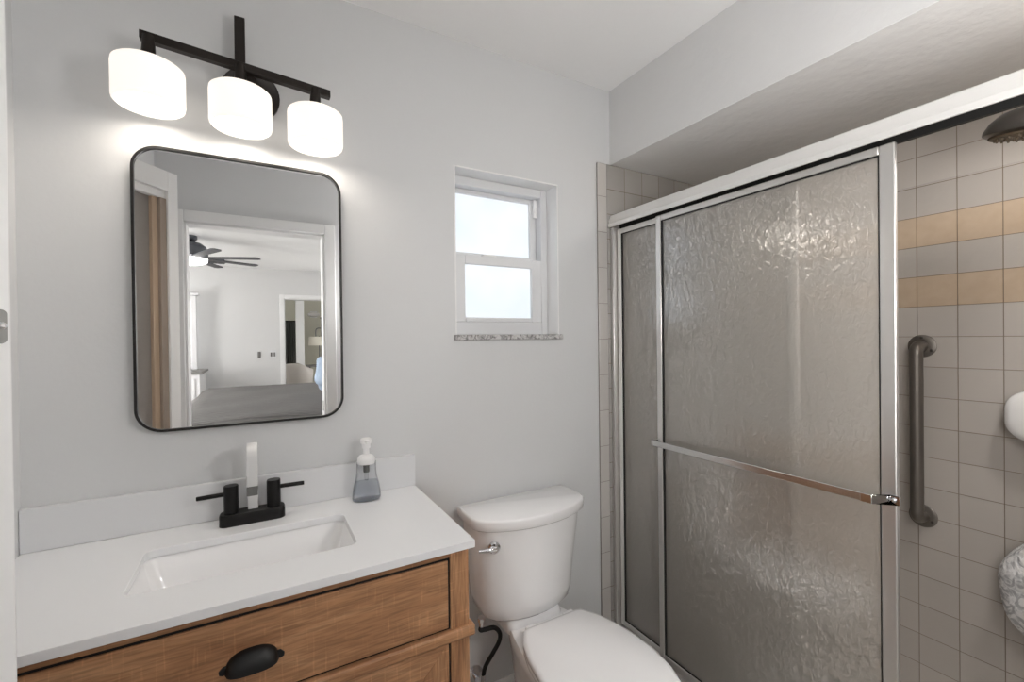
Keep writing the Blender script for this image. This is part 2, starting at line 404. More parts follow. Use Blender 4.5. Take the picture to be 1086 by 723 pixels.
# ------------------------------------------------------------------ room shell
XL, XS, XR = -0.495, 1.36, 2.10        # left wall, soffit / shower line, shower long wall
YB, YF, YSF = 1.50, -0.22, -0.03       # back wall, door wall, shower front wall
ZC, ZS = 2.471, 2.147                  # ceiling, soffit underside
WX0, WX1, WZ0, WZ1 = 0.62, 1.078, 1.405, 2.018     # window opening
b = MB()
b.box(XL-0.12, WX0, YB, YB+0.16, 0, ZC); b.box(WX1, XR+0.12, YB, YB+0.16, 0, ZC)
b.box(WX0, WX1, YB, YB+0.16, 0, WZ0-0.02); b.box(WX0, WX1, YB, YB+0.16, WZ1, ZC)
struct('wall_back', b, 'wall_paint', 'pale grey painted wall behind the vanity and toilet', smooth=0)
struct('wall_left', MB().box(XL-0.12, XL, YF, YB, 0, ZC), 'wall_paint', 'pale grey wall at the left end of the countertop', smooth=0)
DX0, DX1, DZ = -0.365, 0.39, 2.09
b = MB()
b.box(XL-0.12, DX0, YF-0.12, YF, 0, ZC); b.box(DX1, XS, YF-0.12, YF, 0, ZC); b.box(DX0, DX1, YF-0.12, YF, DZ, ZC)
struct('wall_front', b, 'wall_paint', 'grey wall around the bedroom doorway, seen in the mirror', smooth=0)
struct('floor', MB().box(XL, XS-0.05, YF, YB, -0.06, 0), 'floor_tile', 'bathroom floor', smooth=0)
struct('ceiling', MB().box(XL-0.12, XR+0.12, YF-0.12, YB+0.16, ZC, ZC+0.08), 'ceiling_paint', 'white bathroom ceiling', smooth=0)
struct('wall_soffit', MB().box(XS, XR, YSF, YB, ZS, ZC), 'knockdown_paint', 'textured grey soffit over the shower', smooth=0)
struct('wall_shower', MB().box(XR, XR+0.12, YSF-0.1, YB, 0, ZC), 'tile_long_wall', 'taupe square tiled long wall of the shower with two tan rows', smooth=0)
struct('wall_shower_back', MB().box(1.335, XR, YB-0.008, YB, 0, ZS), 'tile_back_wall', 'taupe tiled end of the shower on the window wall', bevel=0.002)
struct('trim_1', MB().box(1.281, 1.335, YB-0.009, YB, 0, ZS), 'tile_bullnose', 'column of narrow pale bullnose tiles beside the shower', bevel=0.004)
struct('wall_shower_front', MB().box(XS-0.03, XR+0.12, YF-0.12, YSF, 0, ZC), 'tile_long_wall', 'tiled near end of the shower', smooth=0)
struct('floor_shower', MB().box(XS-0.05, XR, YSF, YB-0.008, -0.06, 0.03), 'shower_pan', 'shower floor', smooth=0)
struct('trim_2', MB().box(XS-0.05, XS+0.075, YSF, YB-0.009, 0.03, 0.105), 'shower_pan', 'low curb under the sliding shower doors', bevel=0.006)
b = MB(); b.prism([(0.46, YB, 0), (0.46, YB-0.014, 0), (0.46, YB-0.014, 0.08), (0.46, YB-0.006, 0.095), (0.46, YB, 0.095)], (1.281-0.46, 0, 0))
struct('baseboard_back', b, 'trim_white', 'white baseboard behind the toilet')

# ------------------------------------------------------------------ window
win = thing('window_1', ((WX0+WX1)/2, YB+0.1, WZ0), 'small white double hung window with frosted panes above the toilet', 'window'); win['kind'] = 'structure'
b = MB()   # reveal lining
b.box(WX0, WX0+0.006, YB, YB+0.155, WZ0, WZ1); b.box(WX1-0.006, WX1, YB, YB+0.155, WZ0, WZ1)
b.box(WX0, WX1, YB, YB+0.155, WZ1-0.006, WZ1)
b.build('reveal', 'trim_white', win, bevel=0.001)
fx0, fx1, fz0, fz1 = WX0+0.006, WX1-0.006, WZ0, WZ1-0.006
def frame_boxes(b, x0, x1, y0, y1, z0, z1, wl, wr, wb, wt):
    b.box(x0, x0+wl, y0, y1, z0, z1); b.box(x1-wr, x1, y0, y1, z0, z1)
    b.box(x0+wl, x1-wr, y0, y1, z0, z0+wb); b.box(x0+wl, x1-wr, y0, y1, z1-wt, z1)
b = MB(); frame_boxes(b, fx0, fx1, YB+0.075, YB+0.155, fz0, fz1, 0.028, 0.03, 0.05, 0.034)
b.build('window_frame', 'vinyl_white', win, bevel=0.003)
ux0, ux1 = fx0+0.028, fx1-0.03
b = MB(); frame_boxes(b, ux0, ux1, YB+0.115, YB+0.145, 1.70, fz1-0.034, 0.014, 0.03, 0.03, 0.018)
us = b.build('upper_sash', 'vinyl_white', win, bevel=0.003)
MB().box(ux0+0.014, ux1-0.03, YB+0.127, YB+0.133, 1.73, fz1-0.052).build('upper_pane', 'frosted_pane', us)
MB().box(ux1-0.018, ux1, YB+0.10, YB+0.115, 1.90, fz1-0.036).build('sash_stop', 'trim_white', win, bevel=0.002)
b = MB(); frame_boxes(b, ux0-0.004, ux1+0.002, YB+0.078, YB+0.112, 1.455, 1.715, 0.045, 0.048, 0.018, 0.036)
ls = b.build('lower_sash', 'vinyl_white', win, bevel=0.003)
MB().box(ux0+0.041, ux1-0.046, YB+0.092, YB+0.098, 1.473, 1.679).build('lower_pane', 'frosted_pane', ls)
MB().box(ux0+0.12, ux0+0.18, YB+0.082, YB+0.105, 1.715, 1.723).build('sash_lock', 'trim_white', ls, bevel=0.003)
MB().box(WX0-0.006, WX1+0.012, YB-0.012, YB+0.10, WZ0-0.02, WZ0).build('window_sill', 'marble_grey', win, bevel=0.003)

# ------------------------------------------------------------------ vanity cabinet
VX0, VX1, VYF, VYB = -0.485, 0.455, 1.035, 1.498
van = thing('vanity_cabinet', (0, 1.27, 0), 'oak grained vanity cabinet with a wide top drawer under the white countertop', 'cabinet')
t = 0.018
b = MB()
b.box(VX0, VX0+t, VYF+0.02, VYB, 0.08, 0.875); b.box(VX1-t, VX1, VYF+0.02, VYB, 0.08, 0.875)
b.box(VX0+t, VX1-t, VYF+0.03, VYB, 0.10, 0.118); b.box(VX0+t, VX1-t, VYB-0.012, VYB, 0.118, 0.875)
b.build('carcass', 'oak_vertical', van, bevel=0.001)
MB().box(VX1-0.05, VX1, VYF, VYF+0.02, 0.0, 0.875).build('front_stile', 'oak_vertical', van, bevel=0.002)
MB().box(VX0, VX0+0.05, VYF, VYF+0.02, 0.0, 0.875).build('front_stile', 'oak_vertical', van, bevel=0.002)
MB().box(VX0+0.05, VX1-0.05, VYF, VYF+0.02, 0.851, 0.875).build('top_rail', 'oak_horizontal', van, bevel=0.001)
MB().box(VX0-0.006, VX1+0.012, VYF-0.012, VYF+0.02, 0.645, 0.672).build('middle_rail', 'oak_horizontal', van, bevel=0.005)
MB().box(VX0+0.05, VX1-0.05, VYF+0.005, VYF+0.022, 0.10, 0.851).build('shadow_gap_board', 'black_pull', van)
MB().box(VX0+0.05, VX1-0.05, VYF, VYF+0.02, 0.0, 0.10).build('toe_rail', 'oak_horizontal', van, bevel=0.002)
dr = MB().box(VX0+0.056, VX1-0.056, VYF-0.001, VYF+0.005, 0.678, 0.8445).build('drawer', 'oak_horizontal', van, bevel=0.0015)
def cup_pull(cx, z0, parent, y=VYF+0.001):
    # half-dome bin pull: wide arched hood over an open underside, with two ears
    b = MB(); n = 24; rings = []
    for k in range(n+1):
        u = -1 + 2*k/n
        hw = 0.047; x = cx + hw*u
        top = 0.033*(max(0.0, 1-abs(u)**2.6))**0.5 + 0.006
        dep = 0.024*(max(0.0, 1-abs(u)**3.0))**0.5 + 0.003
        ring = []
        for j in range(9):
            a = PI/2*j/8
            ring.append((x, y - dep*math.sin(a), z0 + top*math.cos(a)))
        for j in range(8, -1, -1):
            a = PI/2*j/8
            ring.append((x, y - max(0.0005, (dep-0.003))*math.sin(a), z0 + (top-0.003)*math.cos(a)))
        rings.append(ring)
    b.loft(rings)
    pull = b.build('cup_pull', 'black_pull', parent, smooth=50)
    for sx in (-1, 1):
        e = MB(); e.prism([(cx+sx*(0.042+0.015*px), y-0.004, z0+pz) for px, pz in ((0, 0.017), (0.55, 0.017), (1, 0.010), (0.95, 0.003), (0.5, 0.0), (0, 0.004))], (0, 0.004, 0))
        e.build('pull_ear', 'black_pull', pull, bevel=0.001)
cup_pull(-0.018, 0.741, dr, VYF-0.001)
xm = (VX0+VX1)/2
for dx0, dx1, kx in ((VX0+0.056, xm-0.002, -0.055), (xm+0.002, VX1-0.056, 0.055)):
    dz0, dz1, wd = 0.104, 0.641, 0.062
    d = MB().box(dx0+wd-0.004, dx1-wd+0.004, VYF+0.002, VYF+0.005, dz0+wd-0.004, dz1-wd+0.004).build('cabinet_door', 'oak_horizontal', van)
    for xa, xw in ((dx0, dx0+wd), (dx1, dx1-wd)):
        MB().prism([(xa, VYF-0.001, dz0), (xa, VYF-0.001, dz1), (xw, VYF-0.001, dz1-wd), (xw, VYF-0.001, dz0+wd)], (0, 0.006, 0)).build('door_stile', 'oak_vertical', d, bevel=0.001)
    for za, zw in ((dz1, dz1-wd), (dz0, dz0+wd)):
        MB().prism([(dx0, VYF-0.001, za), (dx1, VYF-0.001, za), (dx1-wd, VYF-0.001, zw), (dx0+wd, VYF-0.001, zw)], (0, 0.006, 0)).build('door_rail', 'oak_horizontal', d, bevel=0.001)
    MB().lathe([(0.005, 0), (0.005, 0.012), (0.013, 0.016), (0.014, 0.024), (0.009, 0.028)], (xm+kx*0.6, VYF+0.001, 0.52), (0, -1, 0), 20).build('door_knob', 'black_pull', d)

# countertop with a rectangular cut-out
ZT, CT = 0.895, 0.019
SX0, SX1, SY0, SY1 = -0.238, 0.205, 1.132, 1.352
CX0, CX1, CY0, CY1 = XL+0.001, 0.459, 1.003, YB-0.001
def plate_with_hole(b, ox0, ox1, oy0, oy1, hole, z0, z1):
    n = len(hole); hc = Vector(((ox0+ox1)/2, (oy0+oy1)/2)); ring = []
    cx, cy = sum(p[0] for p in hole)/n, sum(p[1] for p in hole)/n
    # project each hole point onto the outer rectangle by its own quadrant, corners kept
    q = n//4
    for i, (x, y) in enumerate(hole):
        k = i//q; f = (i % q)/(q-1)
        if k == 0: p = (ox1, oy1) if abs(f-0.5) < 1e-6 else ((ox1, y) if f < 0.5 else (x, oy1))
        elif k == 1: p = (ox0, oy1) if abs(f-0.5) < 1e-6 else ((x, oy1) if f < 0.5 else (ox0, y))
        elif k == 2: p = (ox0, oy0) if abs(f-0.5) < 1e-6 else ((ox0, y) if f < 0.5 else (x, oy0))
        else: p = (ox1, oy0) if abs(f-0.5) < 1e-6 else ((x, oy0) if f < 0.5 else (ox1, y))
        ring.append(p)
    b.loft([[(x, y, z1) for x, y in hole], [(x, y, z1) for x, y in ring], [(x, y, z0) for x, y in ring], [(x, y, z0) for x, y in hole], [(x, y, z1) for x, y in hole]], False, False)
    bmesh.ops.remove_doubles(b.bm, verts=b.bm.verts, dist=1e-6)
hole = rrect((SX0+SX1)/2, (SY0+SY1)/2, SX1-SX0, SY1-SY0, 0.022, 8)
b = MB(); plate_with_hole(b, CX0, CX1, CY0, CY1, hole, ZT-CT, ZT)
ctop = b.build('countertop', 'quartz', bevel=0.0015, smooth=35)
tag(ctop, 'white quartz countertop with a rectangular sink cut-out on the oak vanity', 'countertop')
bsp = MB().box(CX0, 0.459, YB-0.017, YB-0.001, ZT+0.0005, 1.0).build('backsplash', 'quartz_shaded', bevel=0.0015)
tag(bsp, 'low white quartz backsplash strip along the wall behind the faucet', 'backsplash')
# undermount sink
def ring_at(inset, z, r, dy=0.0):
    return [(x, y+dy, z) for x, y in rrect((SX0+SX1)/2, (SY0+SY1)/2, SX1-SX0-2*inset, SY1-SY0-2*inset, r, 8)]
sink = thing('sink_basin', ((SX0+SX1)/2, (SY0+SY1)/2, 0.72), 'white rectangular undermount sink basin below the black faucet', 'sink')
b = MB()
b.loft([ring_at(-0.022, ZT-CT-0.001, 0.03), ring_at(-0.004, ZT-CT-0.001, 0.026), ring_at(0.0, ZT-CT-0.006, 0.026), ring_at(0.016, ZT-CT-0.06, 0.03), ring_at(0.028, ZT-CT-0.105, 0.035), ring_at(0.05, ZT-CT-0.122, 0.035), ring_at(0.09, ZT-CT-0.127, 0.02)], False, True)
b.loft([ring_at(-0.022, ZT-CT-0.001, 0.03), ring_at(-0.022, ZT-CT-0.010, 0.03), ring_at(0.0, ZT-CT-0.08, 0.035), ring_at(0.03, ZT-CT-0.135, 0.035), ring_at(0.09, ZT-CT-0.139, 0.02)], False, True)
bmesh.ops.remove_doubles(b.bm, verts=b.bm.verts, dist=1e-6)
b.build('basin', 'porcelain', sink, smooth=50)
MB().lathe([(0.022, 0), (0.022, 0.003), (0.014, 0.004), (0.013, 0.002)], ((SX0+SX1)/2, (SY0+SY1)/2, ZT-CT-0.1275), (0, 0, 1), 28).build('drain', 'chrome', sink)

# ------------------------------------------------------------------ faucet
FX, FY = -0.018, 1.432
fau = thing('faucet', (FX, FY, ZT), 'matte black two handle faucet behind the white sink', 'faucet')
pl = rrect(FX, FY, 0.158, 0.052, 0.018, 6)
MB().loft([[(x, y, ZT) for x, y in pl], [(x, y, ZT+0.026) for x, y in pl], [(FX+(x-FX)*0.97, FY+(y-FY)*0.93, ZT+0.031) for x, y in pl]]).build('base_plate', 'black_metal', fau, bevel=0.001)
for sx, hx in ((-1, FX-0.051), (1, FX+0.051)):
    h = MB().lathe([(0.0175, 0.0), (0.0175, 0.072), (0.0165, 0.075), (0.001, 0.0755)], (hx, FY, ZT+0.030), n=32).build('handle', 'black_metal', fau)
    MB().lathe([(0.0058, 0), (0.0058, 0.064), (0.0048, 0.066)], (hx+sx*0.012, FY, ZT+0.083), (sx, -0.06, 0.0), 16).build('lever', 'black_metal', h)
# slim reflective ribbon spout: rises from the plate, arches over the basin
path = [(FY+0.006, ZT+0.030+0.15*k/6) for k in range(7)]
for k in range(1, 13):
    a = PI*k/12
    path.append((FY+0.006-0.036*(1-math.cos(a)), ZT+0.180+0.036*math.sin(a)))
path += [(FY-0.066, ZT+0.15), (FY-0.066, ZT+0.112)]
b = MB(); rings = []
for i, (y, z) in enumerate(path):
    y0, z0 = path[max(0, i-1)]; y1, z1 = path[min(len(path)-1, i+1)]
    d = Vector((0, y1-y0, z1-z0)).normalized(); nrm = Vector((0, -d.z, d.y)); c = Vector((FX, y, z))
    rings.append([c+Vector((sx*0.0125, 0, 0))+nrm*t_ for sx, t_ in ((-1, -0.004), (1, -0.004), (1, 0.004), (-1, 0.004))])
b.loft(rings)
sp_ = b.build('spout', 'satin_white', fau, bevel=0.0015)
MB().box(FX-0.013, FX+0.013, FY-0.0705, FY-0.0615, ZT+0.088, ZT+0.112).build('aerator', 'steel_plate', sp_, bevel=0.0015)

# ------------------------------------------------------------------ soap bottle
SBX, SBY = 0.288, 1.434
sb = thing('soap_bottle', (SBX, SBY, ZT), 'clear foaming soap bottle with a white pump and pale blue soap on the countertop', 'bottle')
prof = [(0.0405, 0.0), (0.0430, 0.006), (0.0425, 0.02), (0.0385, 0.045), (0.0325, 0.068), (0.0300, 0.085), (0.0292, 0.105), (0.0290, 0.116), (0.022, 0.120)]
MB().lathe(prof, (SBX, SBY, ZT), n=40, sy=0.72).build('bottle_body', 'clear_plastic', sb, smooth=60)
liq = [(0.038, 0.003), (0.0405, 0.008), (0.040, 0.02), (0.0362, 0.045), (0.0335, 0.056)]
MB().lathe(liq, (SBX, SBY, ZT), n=40, sy=0.70).build('liquid_soap', 'blue_soap', sb, smooth=60)
pump = MB().lathe([(0.0255, 0.112), (0.0265, 0.118), (0.0262, 0.128), (0.021, 0.136), (0.0135, 0.139), (0.0095, 0.141), (0.0085, 0.158), (0.0125, 0.160), (0.0125, 0.172), (0.0135, 0.174), (0.0165, 0.175), (0.0168, 0.187), (0.014, 0.190)], (SBX, SBY, ZT), n=32).build('pump', 'white_plastic', sb, smooth=50)
MB().box(SBX-0.007, SBX+0.007, SBY-0.036, SBY-0.010, ZT+0.177, ZT+0.187).build('nozzle', 'white_plastic', pump, bevel=0.003)
MB().cyl((SBX, SBY, ZT+0.06), (SBX, SBY, ZT+0.115), 0.0055).build('dip_tube', 'clear_plastic', pump)
MB().cyl((SBX, SBY, ZT+0.085), (SBX, SBY, ZT+0.115), 0.0085).build('foamer_chamber', 'steel_plate', pump)

# ------------------------------------------------------------------ mirror
MX0, MX1, MZ0, MZ1 = -0.279, 0.231, 1.154, 1.905
mir = thing('wall_mirror', ((MX0+MX1)/2, YB, MZ0), 'tall rounded rectangular mirror with a thin black frame above the sink', 'mirror')
mo = rrect((MX0+MX1)/2, (MZ0+MZ1)/2, MX1-MX0, MZ1-MZ0, 0.062, 12)
mi = rrect((MX0+MX1)/2, (MZ0+MZ1)/2, MX1-MX0-0.013, MZ1-MZ0-0.013, 0.0555, 12)
b = MB()
b.loft([[(x, YB-0.001, z) for x, z in mo], [(x, YB-0.025, z) for x, z in mo], [(x, YB-0.025, z) for x, z in mi], [(x, YB-0.016, z) for x, z in mi]], False, False)
b.build('mirror_frame', 'black_frame', mir, smooth=40)
b = MB(); b.loft([[(x, YB-0.019, z) for x, z in mi], [(x, YB-0.002, z) for x, z in mi]])
b.build('mirror_glass', 'mirror_silver', mir, smooth=0)

# ------------------------------------------------------------------ vanity light
LY = 1.40
vl = thing('vanity_light', (-0.025, LY, 2.0), 'dark bronze vanity light bar with three glowing white drum shades above the mirror', 'light fixture')
def bar_z(x): return 2.128 - (x+0.025)*0.082
b = MB(); b.prism([(-0.243, LY-0.004, bar_z(-0.243)-0.010), (-0.243, LY-0.004, bar_z(-0.243)+0.011), (0.194, LY-0.004, bar_z(0.194)+0.011), (0.194, LY-0.004, bar_z(0.194)-0.010)], (0, 0.022, 0))
b.build('cross_bar', 'bronze_metal', vl, bevel=0.002)
MB().box(-0.046, -0.020, YB-0.05, YB-0.038, 2.105, 2.292).build('upright_bar', 'bronze_metal', vl, bevel=0.002)
b = MB(); b.lathe([(0.074, 0), (0.074, 0.010), (0.066, 0.016), (0.020, 0.080), (0.014, 0.086)], (-0.008, YB-0.001, 2.103), (0, -1, 0), 40)
b.build('canopy', 'bronze_metal', vl, smooth=40)
for sx, dz in ((-0.225, 0.008), (-0.031, -0.004), (0.153, -0.018)):
    z0, z1 = 1.965+dz, 2.064+dz
    MB().lathe([(0.034, 0), (0.032, 0.010), (0.016, 0.022), (0.012, bar_z(sx)-z1+0.006)], (sx, LY, z1-0.004), n=28).build('socket_cap', 'bronze_metal', vl)
    sh = MB(); r = 0.0735
    sh.lathe([(r*0.86, z0+0.004), (r*0.92, z0), (r*0.98, z0+0.004), (r, z0+0.012), (r, z1-0.012), (r*0.985, z1-0.004), (r*0.92, z1), (0.03, z1),
              (0.03, z1-0.003), (r*0.91, z1-0.003), (r-0.004, z1-0.012), (r-0.004, z0+0.012), (r*0.91, z0+0.006), (r*0.86, z0+0.008), (r*0.86, z0+0.004)], (sx, LY, 0), n=48, cap0=False, cap1=False)
    bmesh.ops.remove_doubles(sh.bm, verts=sh.bm.verts, dist=1e-6)
    s_ = sh.build('lamp_shade', 'shade_linen', vl, smooth=50)
    MB().lathe([(0.001, 0.0075), (r*0.83, 0.0075), (r*0.87, 0.0045), (r*0.83, 0.0015), (0.001, 0.0)], (sx, LY, z0+0.002), n=36, cap0=False, cap1=False).build('diffuser', 'diffuser_glow', vl, smooth=60)

# ------------------------------------------------------------------ toilet
TX = 0.845
toi = thing('toilet', (TX, 1.15, 0), 'white two piece toilet with a closed lid between the vanity and the shower', 'toilet')
def tank_ring(z, hw, fr, ch, back=1.468):
    # D plan: flat back, short sides, chamfer, gently bowed front
    half = [(hw*0.985, back), (hw, back-0.05), (hw, fr+0.098*ch), (hw*0.965, fr+0.075*ch), (hw*0.86, fr+0.050*ch), (hw*0.70, fr+0.032*ch), (hw*0.48, fr+0.014*ch), (hw*0.24, fr+0.0035*ch), (0, fr)]
    pts = [(TX-0.011+x, y, z) for x, y in half] + [(TX-0.011-x, y, z) for x, y in reversed(half[:-1])]
    return pts
b = MB()
for_rings = [(0.424, 0.128, 1.325, 0.6), (0.428, 0.155, 1.306, 0.7), (0.442, 0.174, 1.292, 0.85), (0.48, 0.184, 1.284, 0.9), (0.58, 0.195, 1.276, 1), (0.68, 0.206, 1.268, 1), (0.768, 0.214, 1.262, 1)]
b.loft([tank_ring(*a) for a in for_rings])
b.build('tank', 'porcelain', toi, smooth=60)
b = MB(); b.loft([tank_ring(0.757, 0.222, 1.256, 1, 1.474), tank_ring(0.763, 0.228, 1.250, 1, 1.476), tank_ring(0.790, 0.229, 1.249, 1, 1.476), tank_ring(0.7945, 0.2275, 1.2505, 1, 1.475), tank_ring(0.797, 0.223, 1.255, 1, 1.472)])
b.build('tank_lid', 'porcelain', toi, smooth=60)
lev = MB().lathe([(0.020, 0), (0.020, 0.007), (0.015, 0.013), (0.002, 0.014)], (0.664, 1.303, 0.706), (-0.35, -1, 0), 24).build('flush_lever', 'chrome', toi)
MB().tube([(0.664, 1.289, 0.706), (0.64, 1.289, 0.707), (0.608, 1.300, 0.707)], 0.0065).build('lever_arm', 'chrome', lev)
def egg(z, sc=1.0, back=1.25, dy=0.0, front=None):
    half = [(0.0, back), (0.06, back), (0.100, back), (0.117, back-0.006), (0.150, 1.19), (0.171, 1.125), (0.184, 1.04), (0.184, 0.965), (0.171, 0.89), (0.143, 0.828), (0.100, 0.787), (0.050, 0.768), (0.0, 0.763)]
    cy = 1.0
    def f(x, y): return (TX+0.008+x*sc, cy+(y-cy)*sc+dy, z)
    return [f(x, y) for x, y in half] + [f(-x, y) for x, y in reversed(half[1:-1])]
b = MB(); b.loft([egg(0.424, 0.985), egg(0.427, 1.0), egg(0.436, 1.0), egg(0.441, 0.985), egg(0.4445, 0.93), egg(0.446, 0.6)])
b.build('seat_lid', 'seat_plastic', toi, smooth=60)
b = MB(); b.loft([egg(0.404, 0.97), egg(0.407, 0.99), egg(0.418, 0.99), egg(0.4215, 0.97)])
b.build('seat', 'seat_plastic', toi, smooth=60)
for sx in (-1, 1):
    MB().box(TX+0.008+sx*0.075-0.022, TX+0.008+sx*0.075+0.022, 1.235, 1.268, 0.404, 0.436).build('hinge', 'seat_plastic', toi, bevel=0.006, seg=3)
def bowl_ring(z, hw, y0, y1, n=28, hwb=None, p=2.3):
    cy, hl = (y0+y1)/2, (y1-y0)/2; hwb = hwb or hw
    out = []
    for k in range(n):
        a = 2*PI*k/n
        c, s = math.cos(a), math.sin(a)
        e = 2/p
        x = abs(c)**e*(1 if c > 0 else -1); y = abs(s)**e*(1 if s > 0 else -1)
        wv = hw + (hwb-hw)*(y+1)/2
        out.append((TX+x*wv, cy+y*hl, z))
    return out
b = MB(); b.loft([bowl_ring(0.0, 0.115, 0.92, 1.43), bowl_ring(0.03, 0.11, 0.93, 1.43), bowl_ring(0.12, 0.10, 0.93, 1.42), bowl_ring(0.22, 0.115, 0.88, 1.42), bowl_ring(0.30, 0.145, 0.82, 1.44, hwb=0.12), bowl_ring(0.36, 0.172, 0.785, 1.455, hwb=0.125), bowl_ring(0.393, 0.182, 0.77, 1.462, hwb=0.125), bowl_ring(0.403, 0.178, 0.775, 1.46, hwb=0.12)])
b.build('bowl', 'porcelain', toi, smooth=60)
b = MB(); b.loft([[(TX-0.011+x, y, z) for x, y in rrect(0, 1.385, 0.22*s_, 0.16*s_, 0.03*s_, 6)] for z, s_ in ((0.385, 1.0), (0.408, 1.0), (0.420, 0.96), (0.426, 0.9))])
b.build('tank_deck', 'porcelain', toi, smooth=60)

# water supply
sup = thing('supply_line', (0.66, YB, 0.14), 'black water supply hose curling from the wall valve up to the toilet tank', 'hose')
hp = [(0.654, 1.385, 0.405), (0.650, 1.385, 0.392), (0.668, 1.385, 0.388), (0.704, 1.385, 0.382), (0.727, 1.39, 0.352), (0.728, 1.40, 0.315), (0.708, 1.41, 0.275), (0.683, 1.42, 0.230), (0.675, 1.425, 0.185)]
MB().tube(hp, 0.0075).build('hose', 'black_rubber', sup, smooth=60)
MB().lathe([(0.014, 0), (0.014, 0.012), (0.010, 0.014), (0.009, 0.03)], (0.654, 1.385, 0.434), (0, 0, -1), 8).build('coupling_nut', 'chrome', sup)
MB().cyl((0.675, 1.425, 0.205), (0.675, 1.425, 0.150), 0.011).build('valve_body', 'chrome', sup)
MB().cyl((0.675, 1.425, 0.155), (0.675, YB-0.002, 0.155), 0.009).build('wall_stub', 'chrome', sup)
MB().lathe([(0.034, 0), (0.034, 0.003), (0.020, 0.010), (0.012, 0.011)], (0.675, YB-0.001, 0.155), (0, -1, 0), 32).build('escutcheon', 'chrome', sup)
MB().lathe([(0.012, 0), (0.018, 0.006), (0.018, 0.012), (0.010, 0.016)], (0.675, 1.412, 0.155), (0, -1, 0), 16, sx=1.0, sy=0.55).build('valve_handle', 'chrome', sup)

# ------------------------------------------------------------------ shower enclosure
enc = thing('shower_enclosure', (XS+0.02, 0.75, 0.105), 'silver aluminium header, jamb and track of the sliding shower enclosure', 'shower frame')
b = MB()
prof = [(1.338, 1.868), (1.338, 1.884), (1.342, 1.889), (1.350, 1.919), (1.356, 1.924), (1.418, 1.924), (1.418, 1.900), (1.345, 1.900), (1.345, 1.868)]
b.prism([(x, YSF+0.001, z) for x, z in prof], (0, YB-0.010-YSF, 0))
b.build('header', 'aluminium_header', enc, bevel=0.0015)
MB().box(1.404, 1.416, YSF+0.002, YB-0.011, 1.870, 1.8995).build('shaded_back_lip', 'black_rubber', enc)  # header's back lip coloured black to stand for the shade inside it
MB().box(1.350, 1.403, YB-0.026, YB-0.0095, 0.122, 1.868).build('wall_jamb', 'aluminium', enc, bevel=0.003)
MB().box(1.350, 1.403, YSF+0.002, YSF+0.022, 0.122, 1.868).build('wall_jamb', 'aluminium', enc, bevel=0.003)
b = MB(); b.box(1.330, 1.420, YSF+0.002, YB-0.0095, 0.105, 0.113); b.box(1.332, 1.338, YSF+0.002, YB-0.0095, 0.113, 0.132); b.box(1.3692, 1.3702, YSF+0.002, YB-0.0095, 0.113, 0.128); b.box(1.414, 1.420, YSF+0.002, YB-0.0095, 0.113, 0.132)
b.build('bottom_track', 'aluminium', enc, bevel=0.001)
def door_panel(name, label, xc, y0, y1, z0, z1, sw, group, metal='aluminium'):
    d = thing(name, (xc, (y0+y1)/2, z0), label, 'shower door', group)
    MB().box(xc-0.007, xc+0.007, y0, y0+sw, z0, z1).build('stile', metal, d, bevel=0.004, seg=3)
    MB().box(xc-0.007, xc+0.007, y1-sw*0.75, y1, z0, z1).build('stile', metal, d, bevel=0.004, seg=3)
    MB().box(xc-0.0065, xc+0.0065, y0+sw, y1-sw*0.75, z1-0.022, z1).build('top_rail', metal, d, bevel=0.003)
    MB().box(xc-0.0065, xc+0.0065, y0+sw, y1-sw*0.75, z0, z0+0.022).build('bottom_rail', metal, d, bevel=0.003)
    ya, yb, za, zb = y0+sw, y1-sw*0.75, z0+0.022, z1-0.022
    g = MB(); gw = 0.004
    g.box(xc-0.005, xc+0.005, ya, ya+gw*0.5, za, zb); g.box(xc-0.005, xc+0.005, yb-gw*2.2, yb, za, zb)
    g.box(xc-0.005, xc+0.005, ya, yb, za, za+gw); g.box(xc-0.005, xc+0.005, ya, yb, zb-gw, zb)
    g.build('gasket', 'black_rubber', d)
    MB().box(xc-0.0025, xc+0.0025, ya+0.001, yb-0.001, za+0.001, zb-0.001).build('glass_pane', 'rain_glass', d, smooth=0)
    return d
G = 'sliding shower doors'
dA = door_panel('shower_door', 'front sliding textured glass shower door with the long towel bar across its face', 1.362, 0.484, 1.240, 0.134, 1.860, 0.034, G)
dB = door_panel('shower_door', 'rear sliding textured glass shower door, its narrow left strip showing next to the window wall', 1.3775, 0.722, 1.470, 0.134, 1.860, 0.030, G, 'aluminium_header')
# outer towel bar: flat bar with a bent strap bracket on the near stile
zb_ = 0.981; xb = 1.318
tb = MB().box(xb-0.004, xb+0.004, 0.535, 1.226, zb_-0.011, zb_+0.011).build('towel_bar', 'satin_chrome', dA, bevel=0.002)
b = MB(); b.prism([(xb-0.006, 0.545, zb_-0.011), (xb-0.006, 0.52, zb_-0.011), (1.353, 0.498, zb_-0.011), (1.353, 0.478, zb_-0.011), (1.3555, 0.478, zb_-0.011), (1.3545, 0.502, zb_-0.011), (xb-0.002, 0.524, zb_-0.011), (xb-0.003, 0.545, zb_-0.011)], (0, 0, 0.022))
b.build('bar_bracket', 'chrome', tb, bevel=0.001)
b = MB(); b.box(xb-0.004, 1.356, 1.226, 1.234, zb_-0.011, zb_+0.011); b.build('bar_bracket', 'chrome', tb, bevel=0.002)
MB().lathe([(0.007, 0), (0.007, 0.003), (0.004, 0.005)], (1.353, 0.492, zb_), (-1, 0, 0), 16).build('screw', 'chrome', tb)
xb2 = 1.445
tb2 = MB().box(xb2-0.004, xb2+0.004, 0.745, 1.445, 0.985, 1.007).build('towel_bar', 'satin_chrome', dB, bevel=0.002)
